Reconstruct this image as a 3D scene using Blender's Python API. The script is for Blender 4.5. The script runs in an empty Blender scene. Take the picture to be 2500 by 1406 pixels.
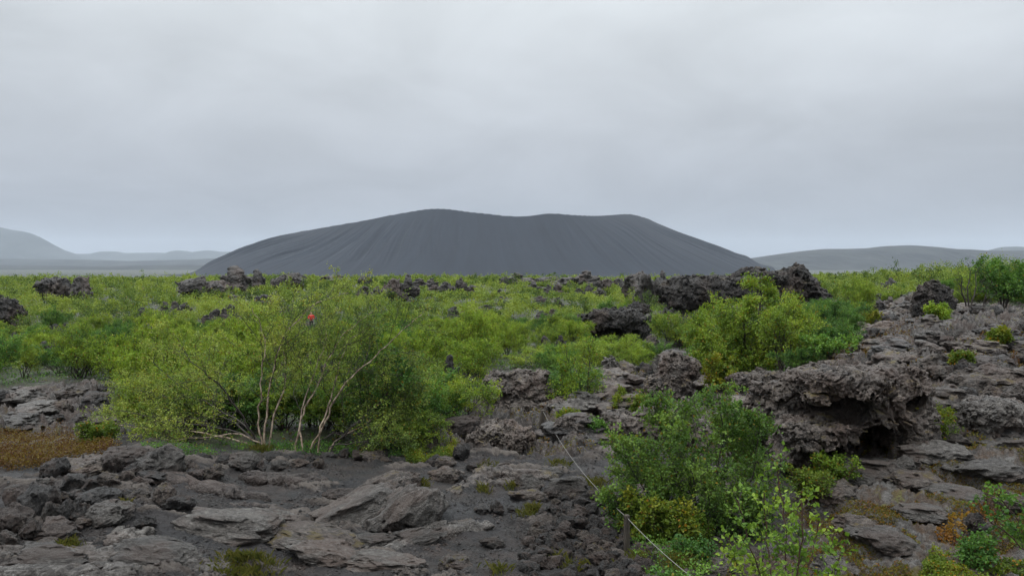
import bpy, math, time
import numpy as np
from mathutils import Vector
T0 = time.time()
scene = bpy.context.scene
COL = scene.collection
rng = np.random.default_rng(7)

# ------------------------------------------------------------------ camera model
H = 4.2; F = 1888.0; HOR = 648.0
PITCH = math.atan((703 - HOR) / F)
cp, sp = math.cos(PITCH), math.sin(PITCH)
def raydir(px, py):
    u = (px - 1250) / F; v = (703 - py) / F
    return np.array([u, cp + v * sp, -sp + v * cp])
def project(x, y, z):
    zz = z - H
    d = np.maximum(y * cp - zz * sp, 0.05)
    up = y * sp + zz * cp
    return 1250 + F * x / d, 703 - F * up / d

# ------------------------------------------------------------------ noise
_pr = np.random.default_rng(3)
_perm = _pr.permutation(256).astype(np.int32); _perm = np.concatenate([_perm, _perm])
_g3 = _pr.normal(size=(256, 3)).astype(np.float32); _g3 /= np.linalg.norm(_g3, axis=1)[:, None]
_an = _pr.uniform(0, 2 * np.pi, 256); _g2 = np.stack([np.cos(_an), np.sin(_an)], 1).astype(np.float32)
_rv = _pr.uniform(0, 1, (256, 3)).astype(np.float32)
def _fade(t): return t * t * t * (t * (t * 6 - 15) + 10)
def n2(x, y):
    x = np.asarray(x, np.float32); y = np.asarray(y, np.float32)
    ix = np.floor(x).astype(np.int32); iy = np.floor(y).astype(np.int32)
    fx = x - ix; fy = y - iy; ix &= 255; iy &= 255
    u = _fade(fx); v = _fade(fy)
    def c(dx, dy):
        g = _g2[_perm[_perm[(ix + dx) & 255] + ((iy + dy) & 255)]]
        return g[..., 0] * (fx - dx) + g[..., 1] * (fy - dy)
    a = c(0, 0); b = c(1, 0); e = c(0, 1); f = c(1, 1)
    a = a + u * (b - a); e = e + u * (f - e)
    return (a + v * (e - a)) * 1.4
def n3(x, y, z):
    ix = np.floor(x).astype(np.int32); iy = np.floor(y).astype(np.int32); iz = np.floor(z).astype(np.int32)
    fx = (x - ix).astype(np.float32); fy = (y - iy).astype(np.float32); fz = (z - iz).astype(np.float32)
    ix &= 255; iy &= 255; iz &= 255
    u = _fade(fx); v = _fade(fy); w = _fade(fz)
    def c(dx, dy, dz):
        g = _g3[_perm[_perm[_perm[(ix + dx) & 255] + ((iy + dy) & 255)] + ((iz + dz) & 255)]]
        return g[..., 0] * (fx - dx) + g[..., 1] * (fy - dy) + g[..., 2] * (fz - dz)
    def pl(dz):
        a = c(0, 0, dz); b = c(1, 0, dz); e = c(0, 1, dz); f = c(1, 1, dz)
        a = a + u * (b - a); e = e + u * (f - e)
        return a + v * (e - a)
    a = pl(0); b = pl(1)
    return (a + w * (b - a)) * 1.5
def fbm2(x, y, o=4, s=0.0):
    r = 0; a = 1.0; t = 0
    for i in range(o):
        r = r + a * n2(x * 2 ** i + 17.3 * i + s, y * 2 ** i - 9.7 * i + s * 1.7); t += a; a *= .5
    return r / t * 1.5
def ridge2(x, y, o=4, s=0.0):
    r = 0; a = 1.0; t = 0
    for i in range(o):
        r = r + a * (1 - np.abs(n2(x * 2 ** i + 7.3 * i + s, y * 2 ** i - 5.7 * i + s)) * 2); t += a; a *= .55
    return r / t
def fbm3(x, y, z, o=4, s=0.0):
    r = 0; a = 1.0; t = 0
    for i in range(o):
        r = r + a * n3(x * 2 ** i + 17.3 * i + s, y * 2 ** i - 9.7 * i + s, z * 2 ** i + 3.1 * i + s); t += a; a *= .5
    return r / t * 1.5
def worley2(x, y, s=0):
    ix = np.floor(x).astype(np.int32); iy = np.floor(y).astype(np.int32)
    f1 = np.full(x.shape, 9., np.float32); f2 = f1.copy(); h = np.zeros(x.shape, np.float32)
    for dx in (-1, 0, 1):
        for dy in (-1, 0, 1):
            k = _perm[_perm[(ix + dx + s) & 255] + ((iy + dy) & 255)]
            d = np.hypot(x - (ix + dx + _rv[k, 0]), y - (iy + dy + _rv[k, 1])).astype(np.float32)
            near = d < f1
            f2 = np.where(near, f1, np.minimum(f2, d)); h = np.where(near, _rv[k, 2], h); f1 = np.where(near, d, f1)
    return f1, f2, h
def sst(a, b, x):
    t = np.clip((x - a) / (b - a), 0, 1); return t * t * (3 - 2 * t)

# ------------------------------------------------------------------ terrain
YK = [-50, 0, 3, 6.5, 9, 11.5, 20, 40, 75, 120, 180, 260, 350, 700, 30000]
ZK = [2.6, 2.6, 2.0, .8, .25, 0, -.1, -1.0, -2.2, -1.9, -1.0, -1.1, -5, -22, -22]
def gs(x, y):
    x = np.asarray(x, np.float64); y = np.asarray(y, np.float64)
    r = np.hypot(x, y); yy = np.where(y > 0, r * .35 + y * .65, y)
    z = np.interp(yy, YK, ZK)
    a = x / np.maximum(y, 1.0)
    far = 1 - sst(140, 330, r)
    z = z + 2.7 * sst(.22, .62, a) * sst(9, 30, r) * far * (y > 0)
    z = z + .55 * sst(.45, .66, a) * sst(45, 80, r) * far * (y > 0)
    z = z + .5 * sst(.2, .5, -a) * sst(8, 14, r) * (1 - sst(16, 24, r)) * (y > 0)
    z = z + 4.2 * np.exp(-((x - 19.5) / 8) ** 2 - ((y - 66) / 6.5) ** 2)
    z = z + 1.2 * np.exp(-((x - 44) / 10) ** 2 - ((y - 74) / 8) ** 2)
    z = z + n2(x / 13 + 3, y / 13) * .5 * sst(14, 40, r) * far
    z = z + n2(x / 45 + 31, y / 45) * 1.0 * sst(60, 160, r) * (1 - sst(240, 600, r))
    z = z + n2(x / 3.1 + 9, y / 3.1 + 5) * .10 * sst(4, 9, r) * far
    return z
def P(px, py, lo=2.5, hi=900, can=0.):
    d = raydir(px, py); t = np.exp(np.linspace(math.log(lo), math.log(hi), 1200))
    q = d[2] * t + H - can - gs(d[0] * t, d[1] * t)
    k = int(np.argmax(q < 0)) if (q < 0).any() else len(t) - 1
    k = max(k, 1); a, b = t[k - 1], t[k]
    for _ in range(12):
        m = .5 * (a + b)
        if d[2] * m + H - can - gs(d[0] * m, d[1] * m) < 0: b = m
        else: a = m
    x, y = d[0] * b, d[1] * b
    return float(x), float(y), float(gs(x, y)), float(d[1] * b)

def sdpoly(px, py, poly):
    d = np.full(px.shape, 1e9, np.float32); ins = np.zeros(px.shape, bool); n = len(poly)
    for i in range(n):
        x0, y0 = poly[i]; x1, y1 = poly[(i + 1) % n]
        ex, ey = x1 - x0, y1 - y0; wx, wy = px - x0, py - y0
        t = np.clip((wx * ex + wy * ey) / (ex * ex + ey * ey), 0, 1)
        d = np.minimum(d, np.hypot(wx - t * ex, wy - t * ey))
        c = ((y0 <= py) != (y1 <= py))
        with np.errstate(divide='ignore', invalid='ignore'):
            xi = x0 + (py - y0) * ex / (ey if ey != 0 else 1e-9)
        ins ^= c & (px < xi)
    return np.where(ins, d, -d)
VEGLINE = [(-2500, 930), (0, 948), (200, 930), (330, 945), (350, 1085), (620, 1098), (960, 1105), (1010, 1045), (1165, 1000),
           (1180, 912), (1350, 912), (1360, 1005), (1440, 1010), (1470, 935), (1590, 870), (1700, 855), (1730, 930), (1985, 925),
           (2010, 850), (2110, 790), (2120, 715), (2240, 700), (2345, 745), (2500, 735), (5000, 735)]
VX = [p[0] for p in VEGLINE]; VY = [p[1] for p in VEGLINE]
RUG = [(1180, 895), (1360, 900), (1380, 1000), (1450, 930), (1600, 850), (1720, 850), (1990, 870), (2010, 800), (2110, 735), (2180, 690),
       (2340, 690), (2500, 730), (4500, 730), (4500, 1060), (2500, 1075), (2110, 1125), (1900, 1150), (1500, 1060), (1420, 1110), (1180, 1100), (1040, 1110), (1000, 1060), (1160, 1010)]
SLB = [(1960, 1190), (2110, 1125), (2500, 1075), (4500, 1060), (4500, 4000), (1560, 4000), (1760, 1420)]
LED = [(-2500, 945), (0, 950), (330, 945), (340, 1010), (250, 1070), (0, 1065), (-2500, 1060)]
def masks(x, y):
    z = gs(x, y); px, py = project(x, y, z)
    front = y > .5
    px = np.where(front, px, 0.); py = np.where(front, py, 5000.)
    w = fbm2(x * .9, y * .9, 3, 5.)
    w2 = fbm2(x * 4, y * 4, 2, 11.)
    jit = w * 22 + w2 * 9
    veg = sst(-9, 9, np.interp(px, VX, VY) - py + jit)
    veg = np.where(y > 90, 1.0, veg)
    rug = sst(-14, 14, sdpoly(px, py, RUG) + jit) * (1 - veg * .7)
    led = sst(-10, 10, sdpoly(px, py, LED) + jit) * (1 - veg)
    slb = sst(-25, 25, sdpoly(px, py, SLB) + jit * 1.4) * (1 - rug)
    ridge = np.exp(-(((x - 19.5) / 11) ** 2 + ((y - 64) / 9) ** 2) ** 2)
    veg = np.where(ridge > .3, veg * (1 - sst(.3, .7, ridge + w * .2)), veg)
    rug = np.maximum(rug, np.maximum(sst(.3, .8, ridge), led))
    return veg, rug, slb, px, py
def detail(x, y, veg, rug, slb):
    r = np.hypot(x, y)
    near = 1 - sst(90, 200, r)
    soil = np.clip(1 - veg - rug - slb, 0, 1)
    f1, f2, hh = worley2(x * 1.15 + fbm2(x, y, 2) * .5, y * 1.15, 0)
    g1, g2, gh = worley2(x * 4.1 + fbm2(x * 3, y * 3, 2) * .4, y * 4.1, 31)
    blocks = (hh - .5) * .5 * sst(0, .22, f2 - f1) - .18 * (1 - sst(0, .16, f2 - f1))
    small = (gh - .5) * .13 * sst(0, .25, g2 - g1) - .05 * (1 - sst(0, .2, g2 - g1))
    rd = ridge2(x * .8, y * .8, 6, 3.)
    h1, h2, hk = worley2(x * 9. + fbm2(x * 6, y * 6, 2) * .5, y * 9., 77)
    tiny = (hk - .5) * .075 * sst(0, .3, h2 - h1) - .03 * (1 - sst(0, .2, h2 - h1))
    rough = (rd - .6) * .70 + blocks * 1.2 + small * 1.8 + tiny * 1.2 + fbm2(x * 7, y * 7, 4) * .045
    # ropy slabs: long low ridges curving across the path
    ux = x * .9 + fbm2(x * .35, y * .35, 2, 8.) * 1.2; uy = y + .32 * x + .035 * x * x
    rope = ridge2(ux * .38, uy * 1.5, 6, 21.)
    rp = sst(.66, 1.02, rope + fbm2(x * .7, y * .7, 2, 40.) * .45)
    gravel = fbm2(x * 16, y * 16, 3) * .012 + fbm2(x * 2.2, y * 2.2, 3) * .05
    sz = gravel * 1.4 + rp * .12 + (small * .22 + tiny * .25 + .035 * ridge2(ux * .8, uy * 7., 3, 5.)) * rp
    sl = (ridge2(x * .7 + .5 * y, y * .5, 6, 13.) - .6) * .36 + small * .35 + tiny * .9 + fbm2(x * 11, y * 11, 4) * .045 + blocks * .35
    vz = fbm2(x * .6, y * .6, 4, 2.) * .22 + small * .3
    z = rough * rug + sz * soil + sl * slb + vz * veg * (1 - rug)
    return z * near * sst(2, 6, r), rp * soil

def mesh_np(name, verts, faces, smooth=True, attrs=None, mat=None):
    """faces: list of int arrays (n,k)"""
    me = bpy.data.meshes.new(name)
    verts = np.ascontiguousarray(verts, np.float32)
    me.vertices.add(len(verts)); me.vertices.foreach_set('co', verts.ravel())
    faces = [np.asarray(f, np.int32) for f in (faces if isinstance(faces, list) else [faces]) if len(f)]
    nl = sum(f.size for f in faces); nf = sum(len(f) for f in faces)
    me.loops.add(nl); me.loops.foreach_set('vertex_index', np.concatenate([f.ravel() for f in faces]))
    tot = np.concatenate([np.full(len(f), f.shape[1], np.int32) for f in faces])
    st = np.zeros(nf, np.int32); st[1:] = np.cumsum(tot)[:-1]
    me.polygons.add(nf); me.polygons.foreach_set('loop_start', st); me.polygons.foreach_set('loop_total', tot)
    me.polygons.foreach_set('use_smooth', np.full(nf, smooth, bool))
    for k, v in (attrs or {}).items():
        v = np.ascontiguousarray(v, np.float32)
        if v.ndim == 1:
            a = me.attributes.new(k, 'FLOAT', 'POINT'); a.data.foreach_set('value', v)
        else:
            a = me.attributes.new(k, 'FLOAT_VECTOR', 'POINT'); a.data.foreach_set('vector', v.ravel())
    me.update(calc_edges=True); me.validate()
    if mat: me.materials.append(mat)
    return me
def tag(o, label=None, cat=None, group=None, kind=None):
    if label: o['label'] = label
    if cat: o['category'] = cat
    if group: o['group'] = group
    if kind or cat: o['kind'] = kind or 'thing'
    return o
def link(name, me, parent=None, loc=None, rot=None, scale=None):
    o = bpy.data.objects.new(name, me); COL.objects.link(o)
    if parent: o.parent = parent
    if loc is not None: o.location = loc
    if rot is not None: o.rotation_euler = rot
    if scale is not None: o.scale = scale
    return o
def grid_faces(nr, nc, wrap=False):
    i = np.arange(nr - 1)[:, None]; j = np.arange(nc if wrap else nc - 1)[None, :]
    a = i * nc + j; b = i * nc + (j + 1) % nc
    return np.stack([a, b, b + nc, a + nc], -1).reshape(-1, 4)

# ------------------------------------------------------------------ materials
class NT:
    def __init__(s, name):
        s.m = bpy.data.materials.new(name); s.m.use_nodes = True; s.t = s.m.node_tree; s.t.nodes.clear()
    def n(s, typ, ins=None, **kw):
        nd = s.t.nodes.new(typ)
        for k, v in kw.items(): setattr(nd, k, v)
        for k, v in (ins or {}).items():
            sk = nd.inputs[k]
            if isinstance(v, bpy.types.NodeSocket): s.t.links.new(v, sk)
            elif isinstance(v, (tuple, list)) and len(v) == 3 and sk.type == 'RGBA': sk.default_value = (*v, 1)
            else: sk.default_value = v
        return nd
    def noise(s, vec, scale, detail=5, rough=.6, dist=0.):
        return s.n('ShaderNodeTexNoise', {'Vector': vec, 'Scale': scale, 'Detail': detail, 'Roughness': rough, 'Distortion': dist}).outputs[0]
    def vor(s, vec, scale, feat='F1', out='Distance'):
        return s.n('ShaderNodeTexVoronoi', {'Vector': vec, 'Scale': scale}, feature=feat).outputs[out]
    def rng(s, v, a, b, c=0., d=1.):
        return s.n('ShaderNodeMapRange', {'Value': v, 'From Min': a, 'From Max': b, 'To Min': c, 'To Max': d}).outputs[0]
    def mth(s, op, a, b=0., c=0.):
        nd = s.n('ShaderNodeMath', {0: a, 1: b, 2: c}, operation=op); return nd.outputs[0]
    def mix(s, f, a, b, blend='MIX'):
        nd = s.t.nodes.new('ShaderNodeMix'); nd.data_type = 'RGBA'; nd.blend_type = blend
        for i, v in ((0, f), (6, a), (7, b)):
            if isinstance(v, bpy.types.NodeSocket): s.t.links.new(v, nd.inputs[i])
            elif isinstance(v, tuple): nd.inputs[i].default_value = (*v, 1)
            else: nd.inputs[i].default_value = v
        return nd.outputs[2]
    def attr(s, name, out='Fac'): return s.n('ShaderNodeAttribute', attribute_name=name).outputs[out]
    def out(s, sh):
        s.n('ShaderNodeOutputMaterial', {'Surface': sh}); return s.m
    def bsdf(s, **k):
        return s.n('ShaderNodeBsdfPrincipled', {a.replace('_', ' '): v for a, v in k.items()}).outputs[0]

def rock_nodes(t, vec, big=1.0, dark=(.022, .017, .015), mid=(.068, .051, .041), pale=(.185, .155, .132), lich=.5, moss=0.):
    a = t.noise(vec, 1.3 * big, 6, .65, .3); b = t.noise(vec, 9 * big, 6, .7)
    c = t.mix(t.rng(a, .36, .62), dark, mid)
    c = t.mix(t.rng(b, .46, .66), c, pale)
    pit = t.noise(vec, 21 * big, 4, .7); c = t.mix(t.rng(pit, .50, .36, 0., .85), c, tuple(q * .55 for q in dark))
    c = t.mix(t.mth('MULTIPLY', t.rng(t.noise(vec, .9 * big, 3, .5), .48, .62), .6), c, (.075, .049, .038))
    sp = t.noise(vec, 45 * big, 3, .7); sm = t.noise(vec, 2.3 * big, 3, .6)
    c = t.mix(t.mth('MULTIPLY', t.rng(sp, .56, .66), t.mth('MULTIPLY', t.rng(sm, .45, .6), lich)), c, (.30, .30, .28))
    if moss:
        g = t.n('ShaderNodeNewGeometry'); nz = t.n('ShaderNodeSeparateXYZ', {0: g.outputs['Normal']}).outputs[2]
        mm = t.mth('MULTIPLY', t.rng(nz, .45, .85), t.rng(t.noise(vec, 1.7 * big, 5, .65), .56, .62))
        mc = t.mix(t.noise(vec, 5, 3), (.10, .045, .012), (.10, .10, .02))
        c = t.mix(t.mth('MULTIPLY', mm, moss), c, mc)
    v1 = t.vor(vec, 26 * big); v2 = t.noise(vec, 14 * big, 8, .72); v3 = t.noise(vec, 60 * big, 4, .7)
    h = t.mth('ADD', t.mth('MULTIPLY', v2, 1.2), t.mth('MULTIPLY', v1, .45)); h = t.mth('ADD', h, t.mth('MULTIPLY', v3, .25))
    return c, h
def rock_mat(name, big=1., dist=.06, **k):
    t = NT(name); vec = t.n('ShaderNodeTexCoord').outputs['Object']
    oi = t.n('ShaderNodeObjectInfo').outputs['Random']
    vec = t.n('ShaderNodeVectorMath', {0: vec, 1: t.n('ShaderNodeCombineXYZ', {0: t.mth('MULTIPLY', oi, 37.), 1: t.mth('MULTIPLY', oi, 11.)}).outputs[0]}).outputs[0]
    c, h = rock_nodes(t, vec, big, **k)
    v = t.rng(oi, 0, 1, .72, 1.3)
    c = t.n('ShaderNodeHueSaturation', {'Color': c, 'Value': v}).outputs[0]
    bp = t.n('ShaderNodeBump', {'Height': h, 'Strength': .9, 'Distance': dist}).outputs[0]
    return t.out(t.bsdf(Base_Color=c, Roughness=.52, Normal=bp))
M_ROCK = rock_mat('lava_rock', 1.0, .05, moss=.8)
M_ROCKD = rock_mat('dark_clinker', 1.2, .05, dark=(.011, .0095, .0095), mid=(.030, .026, .025), pale=(.10, .094, .088), lich=.35)
M_ROCKR = rock_mat('red_lava', 1.1, .05, dark=(.024, .017, .015), mid=(.052, .037, .031), pale=(.11, .090, .078), lich=.35)
M_ROCKP = rock_mat('pale_lava', 1.0, .05, dark=(.030, .025, .022), mid=(.066, .057, .050), pale=(.160, .147, .133), lich=.8)
M_ROCKF = rock_mat('far_lava', .45, .25, dark=(.016, .014, .013), mid=(.038, .032, .029), pale=(.085, .075, .068), lich=.2, moss=.35)

def ground_mat():
    t = NT('ground'); vec = t.n('ShaderNodeTexCoord').outputs['Object']
    veg, rug, slb, rp = t.attr('veg'), t.attr('rug'), t.attr('slb'), t.attr('rope')
    c, h = rock_nodes(t, vec, 1.0, dark=(.022, .018, .017), mid=(.060, .050, .045), pale=(.15, .135, .125), lich=.55)
    fine = t.noise(vec, 30, 6, .75); co = t.noise(vec, 1.1, 5, .6, .4)
    soil = t.mix(t.rng(co, .40, .62), (.009, .0085, .0085), (.028, .019, .015))
    soil = t.mix(t.rng(fine, .58, .78), soil, (.065, .057, .052))
    # wet ash: darker and glossier in patches
    wet = t.rng(t.noise(vec, .7, 3, .5), .5, .6)
    slabc, _ = c, 0
    slabr = t.mix(t.rng(t.noise(vec, 2.0, 5, .6, .5), .35, .7), (.045, .035, .029), (.120, .102, .088))
    rockf = t.mth('MAXIMUM', rug, t.rng(rp, .25, .6))
    soil = t.mix(t.rng(t.noise(vec, .55, 4, .55, .3), .5, .58, 0., .65), soil, (.008, .008, .010))
    col = t.mix(rockf, soil, t.mix(t.rng(rp, .3, .6), c, slabr))
    # right-hand slab: grey rock with brown mats of dead moss
    sl = t.mix(t.rng(t.noise(vec, 1.4, 8, .7, .4), .43, .55), t.mix(t.rng(t.noise(vec, 7, 6, .7), .4, .65), (.040, .035, .032), (.150, .142, .132)), t.mix(t.noise(vec, 14, 6, .7), (.030, .018, .012), (.085, .048, .022)))
    sl = t.mix(t.rng(t.noise(vec, 22, 6, .75), .50, .36, 0., .8), sl, (.018, .015, .014)); sl = t.mix(t.rng(fine, .56, .72), sl, (.19, .18, .165))
    col = t.mix(slb, col, sl)
    mo = t.mth('MULTIPLY', t.rng(t.noise(vec, 1.9, 6, .7, .2), .585, .64), t.mth('MAXIMUM', slb, t.mth('MULTIPLY', rug, .8)))
    mc = t.mix(t.rng(t.noise(vec, 3.1, 3), .4, .6), (.075, .045, .014), (.095, .10, .022))
    col = t.mix(mo, col, mc)
    vc = t.mix(t.rng(t.noise(vec, .8, 5, .6), .38, .62), (.016, .019, .008), (.034, .044, .012))
    vc = t.mix(t.rng(t.noise(vec, .33, 4, .6), .56, .66), vc, (.065, .038, .020))
    g = t.n('ShaderNodeNewGeometry'); pos = t.n('ShaderNodeSeparateXYZ', {0: g.outputs['Position']})
    col = t.mix(veg, col, vc)
    # beyond the lava field: dark plain with paler fields
    fv = t.n('ShaderNodeVectorMath', {0: vec, 1: (.0011, .0022, 1)}, operation='MULTIPLY').outputs[0]
    fc = t.mix(t.rng(t.noise(fv, 1, 5, .6), .4, .65), (.018, .026, .016), (.055, .060, .045))
    col = t.mix(t.rng(pos.outputs[1], 350, 600), col, fc)
    hh = t.mth('ADD', t.mth('MULTIPLY', fine, .7), h)
    bp = t.n('ShaderNodeBump', {'Height': hh, 'Strength': .9, 'Distance': .035}).outputs[0]
    ro = t.rng(t.mth('MULTIPLY', wet, t.mth('SUBTRACT', 1., rockf)), 0, 1, .72, .38)
    return t.out(t.bsdf(Base_Color=col, Roughness=ro, Normal=bp))
M_GROUND = ground_mat()

def leaf_mat(name, c0, c1, c2, autumn=(.22, .15, .015), aut=.94, tr=.35, objvar=.18):
    t = NT(name); r = t.attr('rnd'); cl = t.attr('clump')
    oi = t.n('ShaderNodeObjectInfo').outputs['Random']
    f = t.mth('ADD', t.mth('MULTIPLY', r, .38), t.mth('MULTIPLY', cl, .62))
    f = t.mth('ADD', f, t.mth('MULTIPLY', t.mth('SUBTRACT', oi, .5), objvar * 2))
    c = t.mix(t.rng(f, .12, .5), c0, c1); c = t.mix(t.rng(f, .5, .92), c, c2)
    c = t.mix(t.rng(r, aut, aut + .01), c, autumn)
    d = t.n('ShaderNodeBsdfPrincipled', {'Base Color': c, 'Roughness': .55, 'Specular IOR Level': .22}).outputs[0]
    tc = t.mix(1., c, (1.25, 1.2, .55), 'MULTIPLY')
    tl = t.n('ShaderNodeBsdfTranslucent', {'Color': tc}).outputs[0]
    return t.out(t.n('ShaderNodeMixShader', {0: tr, 1: d, 2: tl}).outputs[0])
M_LEAF = leaf_mat('birch_leaves', (0.067,0.128,0.022), (0.174,0.269,0.036), (0.316,0.391,0.053))
M_LEAFY = leaf_mat('bright_birch_leaves', (0.087,0.153,0.019), (0.191,0.294,0.031), (0.301,0.394,0.051))
M_LEAFD = leaf_mat('dark_birch_leaves', (0.039,0.099,0.025), (0.085,0.188,0.037), (0.172,0.295,0.052), aut=.975)
M_LEAFO = leaf_mat('hero_birch_leaves', (0.076,0.129,0.030), (0.218,0.297,0.059), (0.381,0.427,0.091), aut=.95)
M_LEAFB = leaf_mat('olive_bush_leaves', (0.044,0.097,0.021), (0.099,0.184,0.036), (0.189,0.283,0.054), aut=.97, objvar=0.)
M_LEAFR = leaf_mat('autumn_leaves', (0.075,0.032,0.014), (0.114,0.064,0.020), (0.140,0.120,0.030), autumn=(.16, .12, .02), aut=.8)
M_LEAFA = leaf_mat('yellowing_leaves', (.070,.115,.018), (.130,.185,.022), (.26,.24,.022), autumn=(.34, .17, .02), aut=.965)
M_LEAFN = leaf_mat('near_leaves', (0.082,0.165,0.026), (0.150,0.259,0.035), (0.269,0.374,0.053), aut=.985, objvar=.05)
M_MOSS = leaf_mat('moss_leaves', (.07, .055, .012), (.11, .10, .018), (.17, .17, .03), autumn=(.2, .09, .015), aut=.8)
M_GRASS = leaf_mat('grass_blades', (.06, .075, .018), (.12, .13, .028), (.19, .17, .05), aut=.99)
def bark(name, a, b, sc=20):
    t = NT(name); vec = t.n('ShaderNodeTexCoord').outputs['Object']
    v = t.n('ShaderNodeVectorMath', {0: vec, 1: (1, 1, .35)}, operation='MULTIPLY').outputs[0]
    n = t.noise(v, sc, 5, .7)
    c = t.mix(t.rng(n, .42, .6), a, b)
    bp = t.n('ShaderNodeBump', {'Height': n, 'Strength': .5, 'Distance': .01}).outputs[0]
    return t.out(t.bsdf(Base_Color=c, Roughness=.7, Normal=bp))
M_BARK = bark('dark_bark', (.018, .014, .011), (.05, .038, .03))
M_BARKP = bark('pale_birch_bark', (.13, .085, .06), (.46, .36, .27), 12)
M_BARKR = bark('red_twig_bark', (.04, .016, .012), (.09, .04, .03))

print('mats', time.time() - T0)
# ------------------------------------------------------------------ ground sheet
def build_ground():
    r = [2.2]
    while r[-1] < 26000:
        q = r[-1]; k = 1.0026 if 7 < q < 60 else (1.006 if q < 75 else (1.01 if q < 330 else 1.04))
        r.append(q * k)
    r = np.array(r)
    a = np.concatenate([np.linspace(-math.pi, -.86, 60, endpoint=False), np.linspace(-.86, -.64, 60, endpoint=False),
                        np.linspace(-.64, .64, 830, endpoint=False), np.linspace(.64, .86, 60, endpoint=False), np.linspace(.86, math.pi, 60, endpoint=False)])
    R, A = np.meshgrid(r, a, indexing='ij'); x = (R * np.sin(A)).ravel(); y = (R * np.cos(A)).ravel()
    veg, rug, slb, px, py = masks(x, y)
    dz, rp = detail(x, y, veg, rug, slb)
    z = gs(x, y) + dz
    v = np.stack([x, y, z], 1); v = np.vstack([v, [[0, 0, 2.6]]])
    f = grid_faces(len(r), len(a), True)[:, ::-1]
    n = len(a); j = np.arange(n); c = np.stack([np.full(n, len(v) - 1), (j + 1) % n, j], 1)[:, ::-1]
    ap = lambda q: np.append(q, 0)
    me = mesh_np('ground', v, [f, c], True, {'veg': ap(veg), 'rug': ap(rug), 'slb': ap(slb), 'rope': ap(rp)}, M_GROUND)
    tag(link('ground', me), 'dark lava ground with soil, ropy rock and scrub cover', kind='structure')
build_ground()
print('ground', time.time() - T0)

# ------------------------------------------------------------------ far hills
def hill_mat(name, a, b, sc, streak=False):
    t = NT(name)
    if streak:
        v = t.attr('pol', 'Vector'); n = t.noise(v, 1., 4, .65)
        vec = t.n('ShaderNodeTexCoord').outputs['Object']; n2_ = t.noise(vec, .012, 3)
        n = t.mth('ADD', t.mth('MULTIPLY', n, .75), t.mth('MULTIPLY', n2_, .25))
    else:
        vec = t.n('ShaderNodeTexCoord').outputs['Object']; n = t.noise(vec, sc, 5, .6)
    return t.out(t.bsdf(Base_Color=t.mix(t.rng(n, .38, .62), a, b), Roughness=.9))
SIL = np.array([(440, 676), (460, 668), (520, 636), (580, 608), (640, 587), (700, 571), (780, 557), (880, 540), (960, 524), (1030, 512), (1060, 509.5), (1100, 511), (1150, 518),
                (1200, 523), (1240, 528), (1290, 528), (1320, 523), (1345, 521), (1400, 525), (1440, 527), (1480, 526), (1520, 523), (1552, 523.5), (1590, 537), (1640, 559), (1700, 582), (1760, 604), (1820, 626), (1850, 634), (1870, 655)], float)
def crater():
    D = 2350.; cxp = (445 + 1865) / 2; cx = (cxp - 1250) / F * D
    nr, nt = 300, 1600
    rho = np.linspace(0, 1.08, nr); th = np.linspace(0, 2 * np.pi, nt, endpoint=False)
    R, TH = np.meshgrid(rho, th, indexing='ij')
    rim = .60 + .03 * np.sin(TH * 2 + 1) + .02 * np.sin(TH * 5)
    prof = np.where(R > rim, np.clip((1 - R) / (1 - rim), -.2, 1), 1 - .75 * np.clip((rim - R) / rim * 2.0, 0, 1) ** .8)
    # rounded rim edge and slightly concave foot
    prof = np.where(R > rim, np.clip(prof, 0, 1) ** 1.12, prof)
    base = 890.; x = cx + base * R * np.sin(TH); y = D - 760 * R * np.cos(TH)
    zb = -22.; h = 165 * prof
    h = np.where(R >= 1, -12., h)
    px, _ = project(x, y, 0 * x)
    # fit the rim height to the skyline, direction by direction
    bins = np.arange(400, 1920, 8.); el = (HOR - project(x, y, zb + h)[1])
    base_el = (HOR - project(x, y, zb + 0 * h)[1])
    for it in range(6):
        el = HOR - project(x, y, zb + h)[1]
        mx = np.full(len(bins), -1e9); idx = np.clip(((px - 400) / 8).astype(int), 0, len(bins) - 1)
        np.maximum.at(mx, idx.ravel(), el.ravel())
        tgt = HOR - np.interp(bins + 4, SIL[:, 0], SIL[:, 1])
        k = np.clip((tgt + 20) / np.maximum(mx + 20, 1), .6, 1.6)
        k = np.convolve(np.pad(k, 6, mode='edge'), np.hanning(15)[1:-1] / np.hanning(15).sum(), 'valid')
        kk = np.interp(px, bins + 4, k)
        h = np.where(h > 0, h * kk, h)
    gul = (ridge2(TH * 17 + 1.1 * n2(R * 2.5, TH * 3), R * 1.0, 5, 2.) - .6) * (.5 + sst(-.3, .3, n2(TH * 2.3, R * 2)))
    h = h + np.where(h > 0, 7.0 * gul * sst(0, .2, 1 - R) * sst(.0, .14, np.abs(R - rim)), 0)
    v = np.stack([x, y, zb + h], -1).reshape(-1, 3)
    pol = np.stack([TH * 26 + 1.2 * n2(R * 3, TH * 4), R * 1.3, np.zeros_like(R)], -1).reshape(-1, 3)
    m = hill_mat('black_ash', (.006, .010, .019), (.012, .018, .030), 1, True)
    me = mesh_np('crater_hill', v, grid_faces(nr, nt, True), True, {'pol': pol}, m)
    tag(link('crater_hill', me), 'broad flat-topped black ash crater hill on the horizon', kind='structure')
crater()
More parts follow.
